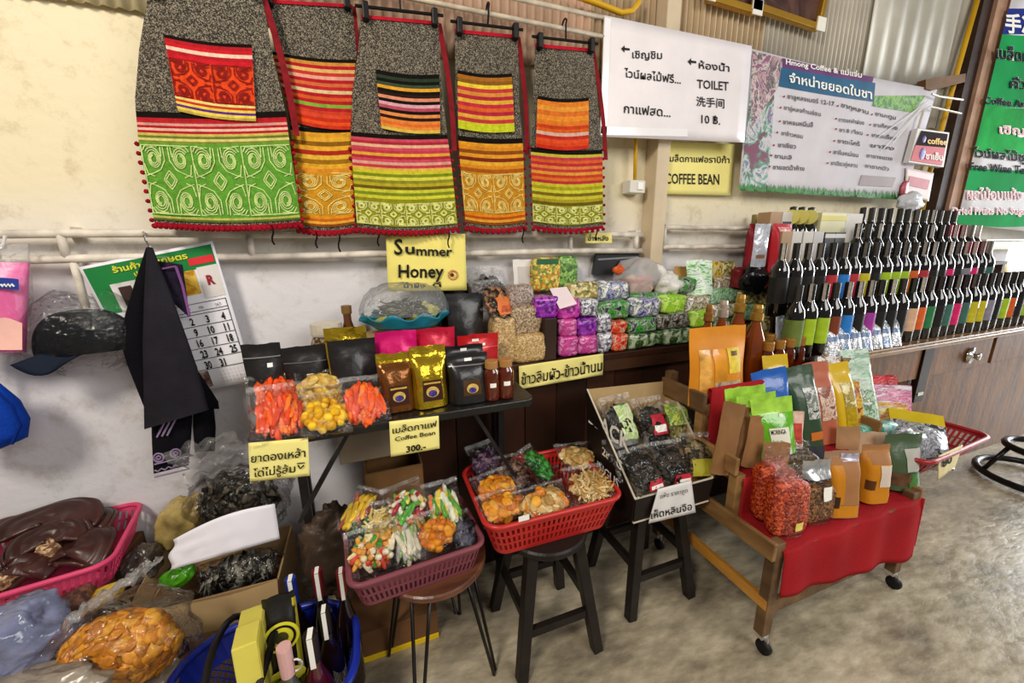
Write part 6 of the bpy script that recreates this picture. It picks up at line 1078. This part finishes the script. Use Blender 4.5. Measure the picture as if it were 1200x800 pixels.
inb('front bag with a green gumdrop and cream twists in the mauve basket', (437, 642), .565, .15, .125, .055, 'mix', ['#e8d8a0', '#e0a03a', '#c8402a', '#3f8a24', '#e8e0c0', '#d8903a'], 60, 'sweets', .75, .12, nm='sweets_bag', group=GC)
inb('clear bag of pale sticks beside the amber sweets in the mauve basket', (478, 634), .56, .09, .12, .045, 'strips', ['#c9c4b0', '#8ab06a', '#e0d8c0', '#a8a8a0'], 34, 'sweets', .7, .1, nm='sweets_bag', group=GC)
# ---------------------------------------------------------------- dried mushrooms in the pink basket
MU = wood('#2a1512', '#4d2a24', 'bracket_mushroom', (3, 3, 3), .36); STM = MP(['#b8946a', '#8a6444', '#d0b088', '#6a4630'], 120, .8, bump=.6)
def bracket(lab, px, z, rx, ry, tilt, rz, stem=None, roll=0):
    t = root('dried_mushroom', tuple(AT(*px, z=z)), lab, 'mushroom', 'dried bracket mushrooms in the pink basket'); t.rotation_euler = (Matrix.Rotation(rz, 3, 'Z') @ Matrix.Rotation(tilt, 3, 'X') @ Matrix.Rotation(roll, 3, 'Y')).to_euler(); sd = px[0]*.13
    def f(u, v):
        a = PI*(-.12+1.24*u); r = v*(1+.10*noise.noise(Vector((math.cos(a)*2+sd, math.sin(a)*2, sd)))); return (rx*r*math.cos(a), ry*(r*math.sin(a)*1.2-.5), .028*(1-v**2)+.0065*math.sin(v*19)*(v > .35)*(v-.35)*1.5+.018*math.sin(a*2+sd)*v*v+.02*noise.noise(Vector((r*2, a, sd))))
    b = MB(); b.grid(f, 30, 22); b.build('cap', MU, t, local=True, smooth=True, solid=.012)
    if stem is not None:
        b = MB(T=Matrix.Translation((0, -ry*.55, .01)) @ Matrix.Rotation(stem, 4, 'Z')); b.blob((0, -.01, 0), (.026, .032, .022), 0, .5, px[0], 12, 9); b.build('stem_cut', STM, t, local=True, smooth=True)
for a in (('dried mushroom lying on top at the rear of the pink basket', (58, 606), .57, .13, .09, .45, .15, None), ('dried mushroom at the rear right of the pink basket', (108, 608), .525, .08, .07, .35, -.1, None), ('broad glossy dried mushroom near the right rim of the pink basket', (100, 638), .505, .095, .09, .35, -.25, None),
          ('long dried mushroom leaning across the middle with a pale stem end', (58, 626), .55, .09, .075, .6, .35, .2), ('dried mushroom with a pale stem stub at the front of the pink basket', (32, 652), .515, .085, .075, .5, -.2, -.1), ('dried mushroom with a broken pale stem at the front left of the basket', (10, 662), .51, .085, .07, .6, .1, .1), ('dark dried mushroom at the left picture edge in the pink basket', (12, 618), .55, .10, .085, .4, .3, None), ('dried mushroom lowest in the pink basket behind the front rim', (75, 655), .475, .12, .09, .2, .1, None)): bracket(*a)
# ---------------------------------------------------------------- loose bags on the floor at the left
def pile(t, nm, c, r, kind, cols, n, sd, k=.93):
    "pieces pressed against the inside of a bag"
    rnd = random.Random(sd); b = MB(); mats = [M(q, .4, 0, bump=.2, bs=120, var=.2, vs=40, coat=.15) for q in cols]; b.blob(c, tuple(q*k*.88 for q in r), 0, .15, sd, 20, 14)
    for i in range(n):
        d = Vector((rnd.gauss(0, 1), -abs(rnd.gauss(0, 1)), rnd.gauss(.35, 1))).normalized(); p = c+Vector((d.x*r[0], d.y*r[1], d.z*r[2]))*k*rnd.uniform(.9, 1.0)
        rot = d.to_track_quat('Z', 'Y').to_matrix() @ Matrix.Rotation(rnd.random()*6.3, 3, 'Z') @ Matrix.Rotation(rnd.uniform(-.5, .5), 3, 'X'); m = rnd.randrange(len(mats))
        if kind == 'chips': b.blob(p, (.020, .015, .005), m, .6, i, 10, 6, rot)
        elif kind == 'leaves': b.blob(p, (.013, .034, .004), m, .9, i, 8, 6, rot)
    o = b.build(nm, mats, t, smooth=True); o['kind'] = 'stuff'; return o
def lump(nm, lab, px, y, r, mat, cat, nz=.3, z=None, rot=0, ex=.8, inner=None, crease=.0):
    c = AT(*px, y=y)
    if z is not None: c.z = z
    t = root(nm, (c.x, c.y, c.z-r[2]), lab, cat); b = MB(); sd = px[0]*.37; Rm = Matrix.Rotation(rot, 3, 'Y')
    def f(u, v):
        a, q = 2*PI*u, (v-.5)*PI; sp = lambda w_: math.copysign(abs(w_)**ex, w_); d = Vector((sp(math.cos(q))*sp(math.cos(a)), sp(math.cos(q))*sp(math.sin(a)), sp(math.sin(q))))
        k = 1+nz*noise.noise(d*1.7+Vector((sd, sd, 0)))+crease*abs(noise.noise(d*5+Vector((sd, 0, 0))))+crease*.5*abs(noise.noise(d*11+Vector((0, sd, 0))))
        return c+Rm @ Vector((d.x*r[0]*k, d.y*r[1]*k, d.z*r[2]*k))
    b.grid(f, 56, 40, 0, closeu=True); b.build('film', mat, t, smooth=True)
    if inner: pile(t, inner[0], c, tuple(q*inner[4] if len(inner) > 4 else q for q in r), inner[1], inner[2], inner[3], px[0])
    return t
def plastic(c, a=.6): return film_mat('plastic_'+c.strip('#'), c, .06, a)
t = lump('crisp_bag', 'big clear bag of orange crisps lying on the floor against the cardboard box', (145, 758), 1.12, (.15, .10, .125), FILM, 'bag of snacks', .25, None, 0, .8, ('orange_crisps', 'chips', ['#d9901f', '#e0a030', '#b87014', '#c97c14'], 300, .9), .10)
b = MB(); c = AT(105, 722, y=1.10); b.grid(lambda u, v: c+Vector((.15*(u-.5)+.09*v, .03*math.sin(v*3)+.02*noise.noise(Vector((u*6, v*6, 2))), .09*(u-.3)+.05*v+.03*noise.noise(Vector((u*7, v*7, 9))))), 24, 18); b.build('twisted_neck', HAZE, t, smooth=True)
lump('plastic_sack', 'crumpled blue grey plastic sack on the floor under the pink basket', (8, 748), 1.14, (.11, .07, .075), M('#7c82a2', .18, bump=.9, bs=22, var=.4, vs=12, coat=.5), 'plastic bag', .3, crease=.14)
lump('plastic_sack', 'flattened grey beige plastic bag on the floor at the bottom left corner', (40, 812), 1.04, (.13, .06, .04), M('#94897a', .25, bump=.8, bs=22, var=.3, vs=10, coat=.3), 'plastic bag', .3, crease=.12)
lump('plastic_sack', 'grey plastic lying on the floor between the orange crisps and blue basket', (190, 800), 1.08, (.035, .06, .02), M('#8d8478', .3, bump=.7, bs=22, var=.25, coat=.2), 'plastic bag', .3, crease=.12)
for lab, px, m, r in (('dark snack roll with yellow wrapper poking out under the pink basket', (118, 700), MP(['#c8a02a', '#7a4a1c', '#d8b83a', '#b88a1f', '#4a2a14'], 26, .35, bump=.2), (.05, .03, .018)), ('brown knobbly pack under the right corner of the pink basket', (85, 708), MP(['#5a3020', '#7a4a30', '#3a2018'], 40, .4, bump=.4), (.05, .04, .03))):
    c = AT(*px, y=1.24); b = MB(); b.blob(c, r, 0, .3, px[0], 14, 10, Matrix.Rotation(-.3, 3, 'Y'), .6); o = tag(b.build('snack_roll', m, smooth=True), lab, 'packet')
b = MB(); b.box((-.80, 1.31, .13), (.34, .10, .26)); tag(b.build('closed_carton', M('#4a3424', .7, bump=.2, bs=12, var=.3), bevel=.003), 'low dark carton on the floor below the corner of the pink basket', 'carton')
# bags stuffed in the cardboard box
t = lump('herb_bag', 'large clear bag of dark dried herbs standing in the cardboard box', (282, 588), 1.50, (.145, .06, .13), FILM, 'bag of herbs', .25, inner=('dark_herbs', 'leaves', ['#2c261e', '#4a4234', '#1c1814', '#6a6250', '#39342a'], 200, .88), crease=.15)
b = MB(); c = AT(262, 560, y=1.46); b.grid(lambda u, v: c+Vector((.20*(u-.5)-.05*v, .02*noise.noise(Vector((u*6, v*6, 2))), .12*v+.05*u+.03*noise.noise(Vector((u*7, v*7, 9))))), 24, 18); b.build('open_neck', HAZE, t, smooth=True)
lump('snack_sack', 'yellow tinted plastic bag at the rear corner of the cardboard box', (214, 612), 1.55, (.06, .05, .105), M('#b8a060', .25, bump=.8, bs=24, var=.35, vs=10, coat=.3), 'plastic bag', .3, rot=.4, crease=.12)
lump('herb_bag', 'clear bag of dark leaves at the front of the cardboard box', (280, 672), 1.39, (.125, .05, .065), FILM, 'bag of herbs', .2, inner=('dark_leaves', 'leaves', ['#2c2a24', '#4a463c', '#6a665c', '#1c1a16', '#8a867c'], 160, .9), crease=.15)
lump('green_packet', 'bright green plastic packet in the corner of the cardboard box', (207, 675), 1.37, (.045, .03, .03), M('#4a9a14', .25, bump=.6, bs=30, var=.4, vs=20, coat=.3), 'packet', .3, rot=-.5, crease=.1)
lump('plastic_bag', 'dark crinkled plastic bag sticking out beside the cardboard box', (166, 660), 1.45, (.045, .05, .05), M('#4a423c', .2, bump=.8, bs=30, var=.4, coat=.3), 'plastic bag', .3, crease=.15)
o = MB(); CQ2 = [(203, 632), (322, 590), (328, 631), (198, 668)]
o.grid(lambda u, v: AT((CQ2[0][0]*(1-u)+CQ2[1][0]*u)*(1-v)+(CQ2[3][0]*(1-u)+CQ2[2][0]*u)*v+(3*math.sin(v*9) if u < .05 else 0), (CQ2[0][1]*(1-u)+CQ2[1][1]*u)*(1-v)+(CQ2[3][1]*(1-u)+CQ2[2][1]*u)*v-7*math.sin(u*PI)*(1-v), y=1.33-.012*math.sin(u*PI)+.02*(1-v)+.006*noise.noise(Vector((u*9, v*5, 1)))*(1-u)), 24, 10)
tag(o.build('white_card', M('#efecf4', .5, bump=.08, bs=10, var=.03), smooth=True, solid=.002), 'torn blank white card lying across the bags in the cardboard box', 'card')
lump('dark_sack', 'dark wrinkled sack slumped on the floor under the folding table', (400, 645), 1.31, (.11, .07, .15), M('#4a3a2e', .45, bump=.8, bs=14, var=.35, vs=6), 'sack', .3, crease=.25)
b = MB(); b.box((.02, 1.52, .74), (.33, .13, .236)); tag(b.build('closed_carton', M('#a8967e', .7, bump=.2, bs=10, var=.12), bevel=.004), 'pale beige carton standing on the brown box under the folding table', 'carton')
# ---------------------------------------------------------------- goods in the blue basket
def bottle2(lab, px, top, y, r, mat, capm, lab_m=None, cw=True):
    p = AT(px, top, y=y); h = p.z-.045; o = _lathe('drink_bottle', [(r*.95, 0), (r, .008), (r, h*.52), (r*.8, h*.62), (r*.36, h*.76), (r*.34, h*.99)], mat, (p.x, y, .045)); tag(o, lab, 'bottle', 'bottles in the blue basket')
    b = MB(); b.lathe([(r*.40, h*.80), (r*.42, h*.99), (r*.40, h), (.001, h)], 14); b.build('capsule', capm, o, local=True)
    if cw: b = MB(); b.grid(lambda u, v: (r*.30*(u-.5), -r*.43, h*(.78+.22*v)), 1, 2); b.grid(lambda u, v: (r*.30*(u-.5), -r*.43+r*.8*v, h*1.004), 1, 2); b.build('seal_strip', TAGW, o, local=True)
    if lab_m: b = MB(); b.lathe([(r*1.02, h*.12), (r*1.02, h*.42)], 10, a0=-PI*.85, a1=-PI*.15, cap=False); b.build('paper_label', lab_m, o, local=True)
    return o
DRK = M('#1a0c0c', .07, var=.1, coat=.8); WNE = M('#4a0f14', .08, var=.15, coat=.8)
bottle2('blue capped bottle at the far side of the blue basket', 340, 677, 1.12, .036, DRK, M('#1f3aa0', .3, .3, var=0))
bottle2('red capped bottle at the far side of the blue basket', 371, 668, 1.12, .036, DRK, M('#7d1420', .3, .3, var=0))
bottle2('red capped bottle nearest the mauve basket', 399, 668, 1.10, .034, DRK, M('#8a1a24', .3, .3, var=0))
bottle2('black capped bottle with a white seal in the blue basket', 379, 713, 1.0, .036, DRK, M('#1a1616', .3, .2, var=0), M('#b8a8b4', .5, var=.4, vs=40))
bottle2('short wine red bottle with a white strip at the front of the blue basket', 363, 742, .92, .042, WNE, M('#1f1416', .3, .2, var=0))
o = bottle2('clear bottle with a swing cap at the front of the blue basket', 332, 757, .90, .04, M('#4a5248', .05, var=.1, coat=.9), M('#d8a8a4', .35, var=.05), cw=False)
b = MB(); h = AT(332, 757, y=.90).z-.045; b.tube([(.018+.016*math.sin(a*PI/7), -.006, h*.86+.018*math.cos(a*PI/7)) for a in range(8)], .003, n=6); b.build('wire_loop', M('#c9c4bc', .3, .6, var=0), o, local=True)
def drinkbox(lab, q, y, faces, writing):
    t = root('drink_carton', tuple(AT(q[0], q[3], y=y)), lab, 'carton'); x, z, w, h = dims(*q, y, .045); t.location = (x, y-.037, .045); t.rotation_euler = (-.12, 0, .12)
    b = MB(); b.box((0, 0, h/2), (w, .075, h)); b.build('carton_body', faces[0], t, local=True, bevel=.003); b = MB(); b.box((w/2+.001, 0, h/2), (.002, .073, h*.98)); b.build('side_panel', faces[1], t, local=True)
    for body, u, v, s_, m in writing: bb = MB(); bb.text(body, lambda X, Y: ((u-.5)*w+X*s_, -.0395, v*h+Y*s_), bold=.03); bb.build('print', m, t, local=True)
    return t, w, h
YC = M('#d8cc5a', .45, var=.06); WC = M('#e4e0d0', .5, var=.06)
def disc(t, u, v, r, m, w, h, nm, off=.0385, r2=None):
    b = MB(T=Matrix.Translation(((u-.5)*w, -off, v*h)) @ Matrix.Rotation(PI/2, 4, 'X')); b.lathe([(r2 if r2 else .0005, 0), (r, 0), (r, .001), (r2 if r2 else .0005, .001)], 28, cap=False); b.build(nm, m, t, local=True)
t, w, h = drinkbox('yellow carton with a round grey emblem at the rear of the blue basket', (294, 323, 722, 790), 1.0, (YC, YC), []); disc(t, .5, .78, .028, WC, w, h, 'emblem'); disc(t, .5, .78, .022, M('#b0a8b0', .5, var=.2, vs=60), w, h, 'emblem_ring', .0395, .012)
t, w, h = drinkbox('yellow and white carton reading ANANAS at the front of the blue basket', (288, 318, 744, 812), .92, (YC, M('#c9bc4a', .45)), [('ANANAS', .08, .30, .026, INK)]); disc(t, .5, .66, .036, WC, w, h, 'emblem'); disc(t, .5, .66, .03, M('#b0a8b0', .5, var=.2, vs=60), w, h, 'emblem_ring', .0395, .018)
t = root('coffee_bag', (0, 0, 0), 'black coffee bag with a round yellow emblem in the blue basket', 'coffee bag'); bpy.data.objects.remove(t)
o = pouch('coffee_bag', 'black coffee bag with a round yellow emblem in the blue basket', 'coffee bag', (317, 358, 712, 790), .985, M('#191718', .35, bump=.2, bs=24, var=.12), .07, .045, sq=8, pp=10, top=.05, wr=.003, lean=.12, rz=.1, feats=[('yellow_side', .88, 1, .02, .96, M('#d8cc3a', .4))])
w, h = dims(317, 358, 712, 790, .985, .045)[2:4]; YE = M('#e0d83a', .45, var=.05)
disc(o, .5, .80, .042, YE, w, h, 'emblem', .040); disc(o, .5, .80, .034, M('#191718', .4), w, h, 'emblem_ring', .0415, .028); disc(o, .5, .80, .016, M('#4a4620', .4), w, h, 'emblem_mark', .042)
b = MB(); b.blob(((.46-.5)*w, -.042, h*.55), (.048, .003, .024), 0, 0, 1, 24, 8); b.build('yellow_plaque', YE, o, local=True); b = MB(); b.text('กาแฟดอย', lambda X, Y: (-.036+X*.0105, -.047, h*.545+Y*.014), bold=.03); b.build('print', INK, o, local=True)
